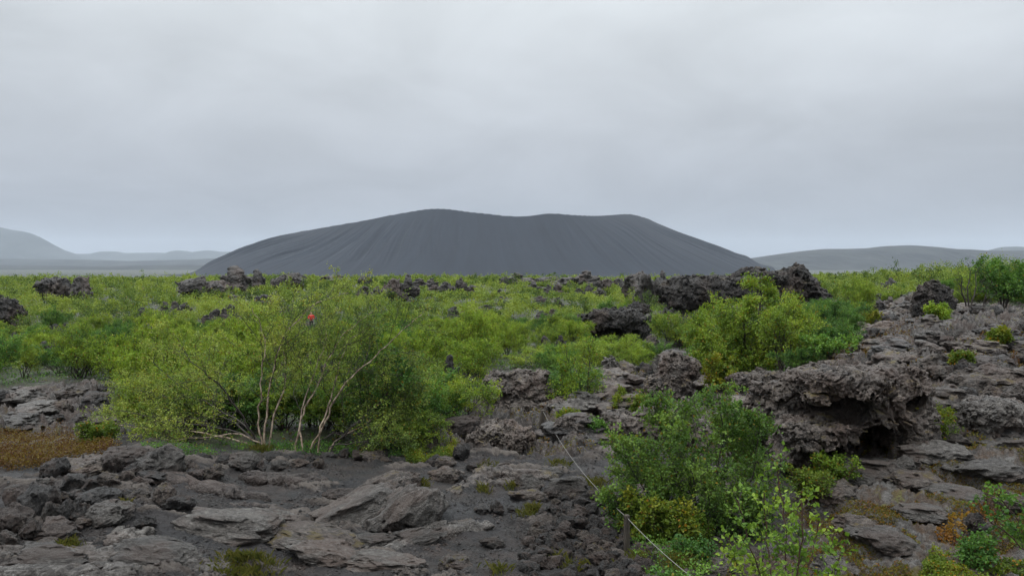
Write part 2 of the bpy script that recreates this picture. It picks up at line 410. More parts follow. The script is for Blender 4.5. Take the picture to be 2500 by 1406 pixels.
def ridge_hill(name, label, D, depth, skyline, zb, mat, amp=6., seed=0):
    s = np.array(skyline, float); pxs = np.linspace(s[0, 0], s[-1, 0], 420); ss = np.interp(pxs, s[:, 0], s[:, 1])
    ss = np.convolve(np.pad(ss, 4, mode='edge'), np.ones(9) / 9, 'valid')
    x = (pxs - 1250) / F * D; top = H + (HOR - ss) / F * D
    q = np.linspace(-1, 1, 70); X, Q = np.meshgrid(x, q); Tp = np.broadcast_to(top, X.shape)
    prof = np.cos(np.clip(np.abs(Q), 0, 1) * np.pi / 2) ** 1.3
    ed = sst(0, .06, (X - x[0]) / (x[-1] - x[0])) * sst(0, .06, (x[-1] - X) / (x[-1] - x[0]))
    hh = (Tp - zb) * prof * np.where(np.abs(Q) < .001, 1, 1)
    hh = hh + amp * fbm2(X / D * 30 + seed, Q * 3, 5) * prof * (1 - prof) * 4
    z = zb + np.maximum(hh, 0) - 6 * (np.abs(Q) > .98)
    v = np.stack([X, D + Q * depth, z], -1).reshape(-1, 3)
    me = mesh_np(name, v, grid_faces(70, 420), True, None, mat)
    tag(link(name, me), label, kind='structure')
MH1 = hill_mat('far_slope', (.024, .030, .034), (.045, .052, .055), .0012)
MH2 = hill_mat('moor_slope', (.016, .021, .026), (.034, .040, .042), .004)
ridge_hill('left_mountain', 'steep mountain with its top in cloud at the far left', 12500, 1500,
           [(-420, 640), (-300, 600), (-200, 562), (-110, 540), (-30, 548), (20, 560), (60, 566), (90, 583), (120, 604), (150, 617), (200, 630), (260, 655)], -22, MH1, 40)
ridge_hill('far_mesa_hills', 'faint low hills and mesas on the left horizon', 15500, 1400,
           [(60, 640), (150, 619), (200, 620), (240, 619), (252, 614), (285, 614), (300, 618), (380, 617), (420, 618), (430, 611), (450, 612), (470, 616), (510, 611), (540, 615), (600, 614), (700, 618), (800, 640)], -22, MH1, 25, 4)
ridge_hill('left_moor', 'low hazy moorland rise left of the crater hill', 8200, 900,
           [(-400, 640), (-100, 634), (40, 632), (200, 634), (330, 637), (450, 634), (560, 630), (700, 634), (800, 650)], -22, MH2, 12, 9)
ridge_hill('left_lowland', 'dark lowland strip in front of the far left hills', 5200, 700,
           [(-600, 646), (-100, 646), (100, 648), (250, 650), (400, 647), (560, 646), (700, 652)], -22, MH2, 8, 19)
ridge_hill('right_moor_hills', 'long low grey-blue hills right of the crater hill', 5200, 900,
           [(1740, 660), (1820, 633), (1860, 627), (1900, 621), (1960, 613), (2010, 608), (2060, 608), (2120, 606), (2160, 601), (2215, 599), (2270, 603), (2310, 608), (2350, 609), (2400, 612), (2470, 612), (2560, 612), (2700, 606), (2900, 630)], -22, MH2, 14, 3)
ridge_hill('far_right_hill', 'faint rounded hill at the right edge of the horizon', 9500, 900,
           [(2380, 640), (2420, 611), (2450, 603), (2480, 602), (2520, 606), (2600, 610), (2750, 640)], -22, MH1, 14, 5)
print('hills', time.time() - T0)

# ------------------------------------------------------------------ rocks: distance fields meshed with surface nets
def surface_nets(f, org, h):
    s = f < 0
    nx, ny, nz = f.shape
    c = np.zeros((nx - 1, ny - 1, nz - 1), np.int8)
    sl = lambda o, n: slice(o, n - 1 + o)
    for i in (0, 1):
        for j in (0, 1):
            for k in (0, 1): c += s[sl(i, nx), sl(j, ny), sl(k, nz)]
    act = (c > 0) & (c < 8)
    idx = np.full(c.shape, -1, np.int64); I, J, K = np.nonzero(act); idx[I, J, K] = np.arange(len(I))
    acc = np.zeros((len(I), 3)); cnt = np.zeros(len(I))
    for ax in range(3):
        for b in (0, 1):
            for d in (0, 1):
                o0 = [0, 0, 0]; oth = [q for q in range(3) if q != ax]; o0[oth[0]] = b; o0[oth[1]] = d
                o1 = list(o0); o1[ax] = 1
                f0 = f[I + o0[0], J + o0[1], K + o0[2]]; f1 = f[I + o1[0], J + o1[1], K + o1[2]]
                m = (f0 < 0) != (f1 < 0)
                t = np.where(m, f0 / np.where(m, f0 - f1, 1), 0)
                p = np.array(o0, float)[None] + np.zeros((len(I), 3)); p[:, ax] = t
                acc += p * m[:, None]; cnt += m
    v = (np.stack([I, J, K], 1) + acc / np.maximum(cnt, 1)[:, None]) * h + org
    quads = []
    for ax in range(3):
        a, b = [q for q in range(3) if q != ax]
        n = [slice(1, -1)] * 3; n[ax] = slice(0, f.shape[ax] - 1)
        s0 = s[tuple(n)]; n1 = list(n); n1[ax] = slice(1, f.shape[ax]); s1 = s[tuple(n1)]
        g = np.argwhere(s0 != s1); off = np.ones(3, int); off[ax] = 0; g = g + off
        flip = s0[s0 != s1]
        def at(da, db):
            q = g.copy(); q[:, a] += da; q[:, b] += db; return idx[q[:, 0], q[:, 1], q[:, 2]]
        Q = np.stack([at(-1, -1), at(0, -1), at(0, 0), at(-1, 0)], 1)
        if ax == 1: flip = ~flip
        Q[~flip] = Q[~flip][:, ::-1]; quads.append(Q)
    Q = np.concatenate(quads); Q = Q[(Q >= 0).all(1)]
    return v, Q
def grid3(lo, hi, h):
    ax = [np.arange(lo[i] - 2 * h, hi[i] + 3 * h, h) for i in range(3)]
    X, Y, Z = np.meshgrid(*ax, indexing='ij')
    return X.astype(np.float32), Y.astype(np.float32), Z.astype(np.float32), np.array([a[0] for a in ax])
def boulder(seed, n=46, style='block'):
    r = np.random.default_rng(seed); h = 2.5 / n
    X, Y, Z, o = grid3((-1.25,) * 3, (1.25,) * 3, h)
    wx = X + .22 * n3(X * 1.3 + seed, Y * 1.3, Z * 1.3); wy = Y + .22 * n3(X * 1.3, Y * 1.3 + seed, Z * 1.3)
    wz = Z + .18 * n3(X * 1.3, Y * 1.3, Z * 1.3 + seed)
    if style == 'crag':      # a heap of broken blocks, broad at its foot
        d = None
        for i in range(16):
            t = (i + .5) / 16; zc_ = -1. + 1.75 * t; rr = .80 * (1 - t) ** .7 + .12; a = r.uniform(0, 6.28); q = r.uniform(.1, .75) * rr
            cx, cy = math.cos(a) * q, math.sin(a) * q; e3 = r.uniform(.8, 1.25, 3) * (.20 + .30 * (1 - t)); m = 3.2
            u = (np.abs((wx - cx) / e3[0]) ** m + np.abs((wy - cy) / e3[1]) ** m + np.abs((wz - zc_) / e3[2]) ** m) ** (1 / m); u = (u - 1) * e3.min()
            d = u if d is None else np.minimum(d, u)
        d = d + .10 * fbm3(X * 3, Y * 3, Z * 3, 4, seed) + .05 * n3(X * 8, Y * 8 + seed, Z * 8)
        v, q = surface_nets(d, o, h); lo, hi = v.min(0), v.max(0); return (v - (lo + hi) / 2) / ((hi - lo) / 2), q
    d = np.sqrt(wx ** 2 + wy ** 2 + wz ** 2) - 1.05
    for _ in range(11 if style != 'slab' else 8):
        nrm = r.normal(size=3); nrm /= np.linalg.norm(nrm)
        d = np.maximum(d, wx * nrm[0] + wy * nrm[1] + wz * nrm[2] - r.uniform(.58, .85))
    amp = {'block': .13, 'slab': .08, 'clinker': .24}[style]
    d = d + amp * fbm3(X * 2.2, Y * 2.2, Z * 2.2, 4, seed) * 1.1
    d = d - .09 * (1 - np.abs(n3(X * 4 + seed, Y * 4, Z * 4)) * 2.4)
    if style == 'slab': d = d + .07 * n3(X * 1.1 + seed, Y * 4.2, Z * 3.) + .03 * n3(X * 6 + seed, Y * 6, Z * 6.) + .03 * n3(X * 2 + seed, Y * 11, Z * 8)
    else: d = d + .045 * n3(X * 3.6, Y * 3.6 + seed, Z * 5.) + .03 * n3(X * 8, Y * 8 + seed, Z * 8)
    if style == 'clinker': d = d + .07 * n3(X * 9, Y * 9 + seed, Z * 9)
    v, q = surface_nets(d, o, h)
    lo, hi = v.min(0), v.max(0); v = (v - (lo + hi) / 2) / ((hi - lo) / 2)   # fills [-1,1]^3
    return v, q
LIB = {'block': [], 'slab': [], 'clinker': [], 'crag': []}
for st, cnt in (('block', 9), ('slab', 6), ('clinker', 7), ('crag', 7)):
    for k in range(cnt): LIB[st].append(boulder(100 + k * 7 + {'block': 0, 'slab': 1, 'clinker': 2, 'crag': 3}[st], 58 if st == 'crag' else 44, st))
_mc = {}
def lib_mesh(style, k, mat):
    key = (style, k, mat.name)
    if key not in _mc:
        v, q = LIB[style][k]; _mc[key] = mesh_np('rock_mesh', v, q, True, None, mat)
    return _mc[key]
print('rocklib', time.time() - T0)

ORD = ['first', 'second', 'third', 'fourth', 'fifth', 'sixth', 'seventh', 'eighth', 'ninth', 'tenth', 'eleventh', 'twelfth', 'thirteenth', 'fourteenth',
       'fifteenth', 'sixteenth', 'seventeenth', 'eighteenth', 'nineteenth', 'twentieth']
ORD += ['twenty-' + o for o in ORD[:9]] + ['thirtieth'] + ['thirty-' + o for o in ORD[:9]] + ['fortieth'] + ['forty-' + o for o in ORD[:9]] + ['fiftieth'] + ['fifty-' + o for o in ORD[:9]]
LM = [(760, 785, 'the walker in red'), (1510, 800, 'the overhanging square boulder'), (1840, 800, 'the tall yellow-green birch'), (40, 760, 'the brown left-edge boulder'),
      (640, 1000, 'the pale-stemmed birch'), (1260, 950, 'the craggy outcrop'), (1830, 690, 'the dark lava ridge'), (2290, 730, 'the rounded right boulder'),
      (565, 660, 'the tallest horizon pinnacle'), (2150, 1000, 'the lava cave'), (1690, 1150, 'the dark green bush'), (1530, 1300, 'the near rope post'),
      (1325, 1025, 'the far rope post'), (950, 1220, 'the tilted ropy slab'), (150, 1000, 'the left rock ledge'), (120, 1090, 'the rusty heath patch'),
      (1110, 690, 'the middle skyline crags'), (370, 1130, 'the layered wall boulder'), (2080, 830, 'the mossy shelf'), (2430, 1030, 'the smooth domed boulder'), (560, 1370, 'the grass-fringed slab')]
ITEMS = []
def want(o, px, py, adj, kind): ITEMS.append((o, px, py, adj, kind))
def do_labels():
    cells = {}
    for o, px, py, adj, kind in ITEMS:
        lx, ly, nm = min(LM, key=lambda l: (l[0] - px) ** 2 + 2.2 * (l[1] - py) ** 2)
        dx, dy = px - lx, py - ly
        if abs(dx) > abs(dy) * 1.3: rel = 'left of' if dx < 0 else 'right of'
        else: rel = 'behind' if dy < 0 else 'in front of'
        cells.setdefault((adj, kind, rel, nm), []).append((px, o))
    for (adj, kind, rel, nm), l in cells.items():
        l.sort(key=lambda q: q[0])
        for i, (_, o) in enumerate(l):
            s = f'{adj} {kind} {rel} {nm}'
            if len(l) > 1: s += f', {ORD[min(i, len(ORD) - 1)]} from left'
            o['label'] = s

MADJ = {'lava_rock': 'mossy brown-grey', 'dark_clinker': 'dark', 'red_lava': 'reddish', 'pale_lava': 'pale grey', 'far_lava': 'dark'}
CLEAR = []   # (px, top row, foot row, half width px, distance) rocks whose sight line the scrub leaves open
BLOCKERS = []   # (x, y, radius) places where no shrub grows
def rock(px, py, w, h, style='block', mat=None, group=None, name=None, k=None, yaw=None, tilt=0., depth=1., sink=.25, label=None, word=None, block=False, adj=None, rnd=rng, can=0.):
    """px, py: middle of its foot in the photograph; w, h its width and height there; stands on the ground at that spot"""
    mat = mat or M_ROCK
    x, y, z, d = P(px, py, can=can)
    W = w / F * d; Hh = h / F * d + can
    D = W * depth
    if can: W = max(W * 1.15, Hh * .75); CLEAR.append((px, py - h, py, w * .5, y))
    k = int(rnd.integers(len(LIB[style]))) if k is None else k
    yaw = rnd.uniform(-.5, .5) + (math.pi if rnd.random() < .5 else 0) if yaw is None else yaw
    full = Hh / (1 - sink)
    o = link(name or {'block': 'boulder', 'slab': 'flat_rock', 'clinker': 'lava_rock', 'crag': 'lava_crag'}[style], lib_mesh(style, k, mat))
    o.location = (x, y + D * .35, z + Hh - full / 2); o.scale = (W / 2, D / 2, full / 2)
    o.rotation_euler = (rnd.uniform(-.08, .08), tilt, yaw)
    tag(o, label, 'rock', group)
    if word == 'ropy lava slab': adj = MADJ[mat.name]
    size = 'small' if w < 26 else ('large' if w > 75 else 'medium')
    if not label: want(o, px, py, adj or (size + ' ' + MADJ[mat.name]), word or {'block': 'boulder', 'slab': 'flat slab', 'clinker': 'rough lava lump', 'crag': 'lava crag'}[style])
    if block: BLOCKERS.append((x, y + D * .35, max(W, D) * .5))
    return o

def hero(name, label, px, py, w, h, adds, subs=(), mat=None, res=90, depth=.8, amp=.05, k=.03, strata=.05, seed=1, cat='rock', dist=None, fr=5., word=None, zs=1.):
    """adds/subs: ellipsoids in units of the rock's half width: (x, y, z, rx, ry, rz), z up from its foot, y away from the camera"""
    x, y, z, d = P(px, py)
    if dist: x, y, d = (px - 1250) / F * dist, dist, dist; z = float(gs(x, y))
    W = w / F * d / 2
    A = np.array([a[:6] for a in adds], float)
    lo = (A[:, :3] - A[:, 3:6]).min(0) - .15; hi = (A[:, :3] + A[:, 3:6]).max(0) + .15
    hs = (hi[0] - lo[0]) / res
    X, Y, Z, o = grid3(lo, hi, hs)
    wx = X + .10 * n3(X * 2.3 + seed, Y * 2.3, Z * 2.3); wy = Y + .10 * n3(X * 2.3, Y * 2.3 + seed, Z * 2.3); wz = Z + .08 * n3(X * 2.3, Y * 2.3, Z * 2.3 + seed)
    def ell(e, p):
        q = np.sqrt(((p[0] - e[0]) / e[3]) ** 2 + ((p[1] - e[1]) / e[4]) ** 2 + ((p[2] - e[2]) / e[5]) ** 2)
        m = len(e) > 6 and e[6] or 0
        if m:   # boxier
            q = ((np.abs((p[0] - e[0]) / e[3])) ** m + (np.abs((p[1] - e[1]) / e[4])) ** m + (np.abs((p[2] - e[2]) / e[5])) ** m) ** (1 / m)
        return (q - 1) * min(e[3:6])
    d0 = None
    for e in adds:
        q = ell(e, (wx, wy, wz))
        if d0 is None: d0 = q
        else:
            t = np.clip(.5 + .5 * (q - d0) / k, 0, 1); d0 = q * (1 - t) + d0 * t - k * t * (1 - t)
    d0 = d0 + amp * 1.25 * fbm3(X * fr, Y * fr, Z * fr, 5, seed) - amp * .9 * (1 - np.abs(n3(X * fr * 1.6 + seed, Y * fr * 1.6, Z * fr * 1.6)) * 2.4)
    tr_ = n3(X * fr * .8 + 3, Y * fr * .8, Z * fr * .9 + seed) * 5; fl = np.floor(tr_); d0 = d0 + amp * .62 * (fl + _fade(np.clip((tr_ - fl) * 3 - 1, 0, 1)) - tr_ * .4)
    d0 = d0 + amp * .30 * n3(X * fr * 5.1, Y * fr * 5.1 + seed, Z * fr * 5.1) + strata * .3 * n3(X * 3 + seed, Y * 3, Z * 9.) + amp * .35 * (np.abs(n3(X * fr * 2.6 + 8, Y * fr * 2.6, Z * fr * 2.6)) * 2 - .5)
    d0 = d0 + amp * .5 * np.clip(n3(X * fr * 3.7, Y * fr * 3.7 + seed, Z * fr * 3.7), -.5, .5)
    c1_ = np.abs(n3(X * fr * .55 + seed * 1.3, Y * fr * .55, Z * fr * .75)); c2_ = np.abs(n3(X * fr * 1.3, Y * fr * 1.3 + seed, Z * fr * 1.7 + 4))
    d0 = d0 + amp * 1.9 * np.clip(.07 - c1_, 0, .07) / .07 + amp * .9 * np.clip(.07 - c2_, 0, .07) / .07
    for e in subs:
        q = ell(e, (wx, wy, wz)) + max(amp * 1.3, .05) * fbm3(X * 5, Y * 5, Z * 5, 4, seed + 5)
        d0 = np.maximum(d0, -q)
    v, q = surface_nets(d0, o, hs)
    v[:, 2] *= zs; v = v * W
    ob = link(name, mesh_np(name, v, q, True, None, mat or M_ROCK))
    ob.location = (x, y + depth * W * .4, z)
    tag(ob, label, cat)
    BLOCKERS.append((x, y + depth * W * .4, W * .8)); CLEAR.append((px, py - h, py, w * .5, y))
    return ob


# --- large outcrops (sizes in units of half their width)
hero('lava_outcrop', 'craggy brown lava outcrop rising behind the far rope post', 1262, 1010, 190, 100,
     [(-.45, .1, .35, .5, .5, .62), (.35, .2, .38, .6, .5, .62), (-.1, .0, .05, 1.0, .6, .3), (.62, .2, .78, .25, .3, .25), (.15, .25, .8, .4, .3, .25)], [(-.35, -.45, .45, .22, .2, .1)], M_ROCK, 110, amp=.06, seed=3)
hero('lava_outcrop', 'low rugged lava shelf left of the far rope post', 1222, 1098, 160, 75,
     [(-.3, .1, .2, .7, .5, .42), (.4, .1, .25, .6, .5, .45), (.0, .3, .5, .6, .4, .25)], [(-.1, -.42, .12, .22, .2, .10)], M_ROCK, 110, amp=.06, seed=8)
hero('lava_boulder', 'rounded brown rubbly boulder right of the far rope post', 1390, 1078, 94, 66,
     [(0, .1, .4, .9, .6, .85), (.3, .1, .2, .8, .6, .6)], [], M_ROCK, 80, amp=.06, seed=12)
hero('overhanging_boulder', 'big square overhanging boulder alone among the bushes', 1512, 838, 160, 80,
     [(-.05, .2, .62, .85, .6, .36, 4), (.45, .2, .35, .52, .5, .5, 3), (-.75, .2, .45, .3, .4, .4), (.1, .5, .3, .8, .4, .5)], [(-.2, -.35, .22, .45, .5, .26)], M_ROCKF, 100, amp=.05, seed=5)
hero('lava_outcrop', 'steep speckled lava knob behind the dark green bush', 1655, 990, 130, 130,
     [(0, .2, .8, .7, .6, 1.1), (.4, .1, 1.35, .5, .4, .45), (-.6, .1, .4, .6, .5, .8)], [(.75, -.3, .6, .25, .4, .35)], M_ROCK, 90, amp=.06, seed=22)
hero('lava_outcrop', 'jagged leaning lava fin above the mossy knob', 1487, 930, 78, 50,
     [(.1, .2, .6, .5, .4, .8), (-.5, .1, .3, .6, .4, .4), (.5, .1, .2, .6, .4, .5)], [], M_ROCKP, 80, amp=.07, seed=25)
hero('lava_outcrop', 'low lava shelf running toward the lava cave', 1590, 1085, 260, 70,
     [(-.5, .2, .15, .55, .4, .38), (.2, .2, .2, .6, .4, .42), (.7, .2, .2, .4, .4, .4)], [(.1, -.3, .05, .2, .2, .08)], M_ROCK, 120, amp=.05, seed=27)
hero('lava_outcrop', 'dark layered ledge in front of the tall yellow-green birch', 1870, 968, 150, 56,
     [(-.55, .2, .42, .5, .4, .28), (.25, .2, .38, .75, .4, .32, 3), (0, .3, .1, 1., .5, .3)], [(-.1, -.3, .1, .3, .3, .12)], M_ROCK, 100, amp=.05, seed=29)
# the cave mass
hero('lava_cave', 'hollow lava cave with black openings under a dark overhanging lip', 2125, 1150, 400, 270,
     [(-.20, .25, 1.05, .40, .55, .17, 4), (.28, .45, .75, .40, .5, .50, 3), (.66, .45, .70, .34, .5, .48, 3), (-.62, .2, .42, .34, .40, .15, 3), (-.30, .45, .40, .5, .40, .20, 3), (-.72, .35, .20, .26, .4, .34, 3), (-.05, .2, .42, .20, .3, .12, 3),
      (.30, .15, .86, .20, .25, .34), (.26, .05, .46, .17, .2, .5), (.82, .3, .35, .28, .45, .5), (-.1, 1.05, .5, 1., .4, .6), (.50, .35, 1.12, .3, .3, .14, 3), (-.1, .3, 1.18, .18, .3, .08, 3), (.05, .30, .12, .2, .3, .2)],
     [(-.18, .15, .76, .29, .85, .21), (.66, .05, .86, .17, .6, .12), (.14, .0, .28, .26, .8, .26, 3), (-.42, -.05, .22, .26, .6, .12, 3), (.48, -.15, .35, .10, .3, .35)], M_ROCK, 200, amp=.036, strata=.03, seed=33, depth=.5, fr=5.2, zs=.95)
hero('leaning_rock', 'pale lichen-edged slab leaning left of the cave mouth', 1985, 1012, 105, 62,
     [(.35, .1, .75, .55, .3, .35), (-.1, .1, .5, .6, .3, .25), (-.6, .1, .3, .45, .3, .2), (.4, .2, .4, .55, .3, .4)], [], M_ROCKP, 80, amp=.05, seed=35)
hero('lava_boulder', 'hunched brown boulder beside the leaning slab', 1935, 1005, 80, 62,
     [(0, .2, .6, .8, .5, .7), (-.4, .2, .4, .6, .5, .6)], [(.35, -.3, .2, .4, .3, .28)], M_ROCK, 70, amp=.07, seed=37)
hero('domed_boulder', 'smooth domed boulder with dark underside at the right edge', 2458, 1072, 160, 100,
     [(0, .3, .62, .95, .7, .52, 3), (0, .4, .3, .85, .6, .5)], [(.0, -.55, .22, .8, .35, .2)], M_ROCKP, 90, amp=.035, strata=.03, seed=39)
hero('rounded_boulder', 'tall rounded dark boulder standing on the right', 2292, 775, 108, 88,
     [(0, .2, .75, .8, .6, .85), (.35, .2, .5, .6, .5, .75), (-.4, .2, .4, .55, .5, .6), (-.05, .1, 1.35, .45, .3, .28)], [], M_ROCKF, 90, amp=.06, strata=.06, seed=41)
hero('left_edge_boulder', 'large brown boulder cut by the left edge of the view', -8, 812, 116, 108,
     [(0, .2, .6, .85, .6, .7), (.4, .2, .3, .55, .5, .6), (-.1, .2, 1.2, .5, .4, .25), (.35, -.1, -.1, .4, .4, .4)], [], M_ROCKF, 100, amp=.06, seed=43)
# long ridge and its neighbours
hero('lava_ridge', 'long dark lava ridge topped by broken crags', 1850, 716, 390, 88,
     [(-.7, .2, .18, .4, .3, .22), (-.3, .2, .23, .45, .3, .21), (.15, .2, .25, .5, .35, .22), (.55, .2, .25, .4, .35, .24), (.62, .1, .42, .12, .15, .13), (-.02, .2, .44, .07, .1, .08), (.85, .2, .12, .2, .3, .22), (.3, .1, .4, .2, .2, .06)],
     [], M_ROCKF, 210, amp=.028, k=.05, strata=.02, seed=51, fr=9., dist=61)
hero('lava_outcrop', 'steep rough lava wall at the left foot of the dark ridge', 1690, 752, 110, 74,
     [(-.2, .2, .7, .7, .5, .7), (.4, .2, .4, .7, .5, .6), (-.6, .2, .3, .4, .4, .4)], [(.2, -.3, .2, .2, .3, .1)], M_ROCKF, 100, amp=.06, seed=53, dist=50)
hero('lava_outcrop', 'low humped outcrop left of the steep lava wall', 1548, 742, 92, 42,
     [(.3, .2, .45, .7, .5, .5), (-.4, .2, .3, .6, .5, .4)], [(.3, -.3, .1, .3, .3, .12)], M_ROCKF, 90, amp=.06, seed=55, dist=68)
print('heroes', time.time() - T0)

# skyline crags and rocks poking out of the scrub: px, foot, width, height, style, k
G_FIELD = 'lava rocks poking out of the scrub'
FR = [(566, 676, 54, 36), (626, 672, 34, 20), (700, 676, 84, 17), (520, 690, 90, 12), (590, 700, 100, 20), (470, 682, 60, 12), (160, 682, 118, 15), (105, 690, 24, 14), (820, 678, 60, 9), (890, 678, 26, 8),
      (975, 690, 84, 28), (1040, 702, 70, 22), (1075, 712, 60, 24), (1110, 708, 50, 16), (1124, 688, 26, 16), (905, 722, 74, 22), (1150, 708, 36, 12), (1264, 684, 44, 24), (1228, 684, 20, 14), (1310, 682, 90, 12),
      (1436, 680, 46, 26), (1390, 684, 60, 12), (1490, 684, 70, 10), (1302, 704, 32, 16), (1348, 712, 50, 20), (1440, 718, 80, 20), (1220, 714, 16, 6), (1104, 775, 42, 24), (1190, 752, 30, 7), (1240, 770, 26, 14),
      (1224, 732, 22, 9), (1320, 738, 40, 14), (1365, 742, 30, 14), (1338, 775, 62, 18), (1415, 780, 24, 10), (420, 760, 86, 22), (340, 768, 30, 16), (400, 772, 50, 10), (540, 778, 74, 30), (500, 786, 40, 14), (560, 734, 44, 10),
      (636, 738, 40, 16), (655, 742, 50, 10), (350, 812, 34, 20), (300, 790, 20, 12), (140, 810, 54, 20), (110, 842, 60, 12), (30, 830, 20, 16), (1310, 890, 50, 60), (1330, 850, 36, 26), (1370, 838, 26, 18), (1100, 905, 46, 34),
      (1580, 645, 1, 1), (2150, 720, 60, 26), (2130, 745, 60, 28), (2180, 700, 40, 20), (2440, 772, 90, 24), (2380, 765, 60, 18), (1560, 668, 60, 10), (1600, 672, 70, 16), (1000, 735, 30, 10), (1010, 770, 24, 10),
      (740, 880, 60, 18), (690, 760, 40, 10), (860, 862, 40, 12), (1420, 905, 16, 10), (2405, 652, 40, 8), (800, 905, 60, 20)]
HOR_D = {566: 150, 626: 160, 700: 150, 520: 130, 160: 115, 975: 120, 1124: 150, 1264: 190, 1228: 180, 1310: 200, 1436: 170, 1390: 170, 1490: 150, 820: 190, 890: 170, 470: 130, 1560: 110, 1600: 95, 2405: 90, 2120: 150, 1980: 130}
fr = np.random.default_rng(5)
for i, (px, py, w, h) in enumerate(FR):
    if w < 3: continue
    n = 1 if w < 50 else (2 if w < 75 else 3)
    if px in HOR_D: n = 1 if w < 62 else 2
    if px in HOR_D:      # crags standing on the skyline: at their own distance, rising out of the ground there
        D = HOR_D[px]
        for j in range(n):
            ox = (j - (n - 1) / 2) * w / n * .9; ww = w / n * fr.uniform(1.1, 1.5); hh = h * .78 * (1 if j == n // 2 else fr.uniform(.5, .85))
            x = (px + ox - 1250) / F * D; y = D + fr.uniform(-1, 1); z0 = float(gs(x, y)) - .4
            top = H - (py - hh - HOR) / F * D
            st = 'crag' if hh > 14 else 'clinker'
            o = link('lava_crag', lib_mesh(st, int(fr.integers(len(LIB[st]))), M_ROCKF))
            o.location = (x, y, (top + z0) / 2); o.scale = (max(ww / F * D * .56, (top - z0) * .33), max(ww / F * D * .55, (top - z0) * .4), max((top - z0) / 2, .3)); o.rotation_euler = (0, 0, fr.uniform(-.6, .6))
            tag(o, None, 'rock', 'lava crags along the skyline'); want(o, px + ox, py, 'dark jagged' if hh > 15 else 'low dark', 'lava crag')
            BLOCKERS.append((x, y, ww / F * D / 2))
    else:
        for j in range(n):
            ox = (j - (n - 1) / 2) * w / n * .9
            rock(px + ox, py + fr.uniform(-2, 2), w / n * fr.uniform(1.15, 1.5), h * (1 if j == n // 2 else fr.uniform(.6, .95)) * 1.1, 'crag' if py < np.interp(px, VX, VY) else ('clinker' if fr.random() < .5 else 'block'), M_ROCKF, G_FIELD, block=True, depth=.9, rnd=fr, can=.8 if py < np.interp(px, VX, VY) else 0.)

# foreground: the low wall of stones across the view, px, foot, w, h, style, material
R_, D_, K_, L_ = M_ROCKR, M_ROCKD, M_ROCK, M_ROCKP
G_WALL = 'stones lined up along the far side of the path'
for a in [(372, 1168, 118, 72, 'slab', L_), (365, 1180, 90, 26, 'block', D_), (455, 1152, 52, 30, 'block', K_), (470, 1178, 55, 30, 'clinker', D_), (512, 1172, 60, 34, 'clinker', K_), (545, 1142, 50, 34, 'block', D_), (580, 1150, 90, 42, 'slab', L_),
          (628, 1152, 40, 26, 'block', D_), (660, 1128, 54, 24, 'slab', D_), (680, 1148, 46, 22, 'slab', L_), (700, 1132, 30, 18, 'block', D_), (728, 1144, 50, 24, 'block', K_), (755, 1128, 36, 20, 'block', D_), (775, 1140, 30, 22, 'block', K_),
          (800, 1122, 40, 18, 'block', D_), (838, 1118, 34, 24, 'clinker', D_), (875, 1122, 40, 20, 'block', R_), (905, 1128, 70, 24, 'slab', K_), (940, 1130, 34, 12, 'block', K_), (500, 1128, 36, 20, 'block', D_), (430, 1180, 44, 22, 'block', D_),
          (300, 1192, 50, 44, 'block', K_), (318, 1168, 50, 36, 'block', D_), (285, 1142, 130, 46, 'slab', R_), (200, 1160, 110, 30, 'slab', K_), (120, 1172, 70, 50, 'block', D_), (165, 1200, 70, 44, 'block', D_), (215, 1202, 52, 34, 'block', D_),
          (260, 1200, 62, 48, 'block', K_), (270, 1160, 54, 46, 'clinker', R_), (335, 1195, 60, 30, 'block', R_), (95, 1196, 44, 28, 'slab', L_), (1125, 1120, 44, 36, 'block', D_), (1085, 1140, 60, 22, 'slab', K_), (1060, 1138, 44, 24, 'slab', D_)]:
    rock(*a, G_WALL, sink=.2, rnd=fr)
G_HEAP = 'boulders heaped at the left edge of the path'
for a in [(75, 1262, 95, 78, 'block', D_), (30, 1250, 60, 60, 'block', R_), (15, 1300, 90, 64, 'block', R_), (70, 1240, 44, 40, 'clinker', K_), (115, 1280, 50, 56, 'clinker', L_), (150, 1275, 44, 54, 'block', D_), (185, 1275, 50, 50, 'clinker', D_),
          (205, 1262, 34, 32, 'block', R_), (222, 1240, 110, 40, 'slab', D_), (245, 1285, 118, 52, 'slab', L_), (200, 1290, 50, 24, 'block', K_), (345, 1292, 62, 32, 'block', D_), (325, 1225, 62, 24, 'slab', K_), (300, 1218, 50, 22, 'clinker', D_),
          (120, 1318, 110, 48, 'slab', R_), (60, 1322, 66, 54, 'block', R_), (12, 1345, 50, 50, 'block', L_), (40, 1300, 44, 34, 'block', K_), (180, 1222, 46, 28, 'clinker', D_), (140, 1232, 46, 32, 'block', K_), (20, 1215, 56, 26, 'slab', L_),
          (425, 1250, 84, 34, 'clinker', D_), (395, 1236, 56, 52, 'slab', K_), (100, 1340, 60, 20, 'slab', K_), (225, 1318, 50, 20, 'block', R_), (5, 1270, 40, 34, 'block', D_), (160, 1320, 50, 24, 'block', D_)]:
    rock(*a, G_HEAP, sink=.2, rnd=fr)
G_LED = 'layered rocks on the left ledge'
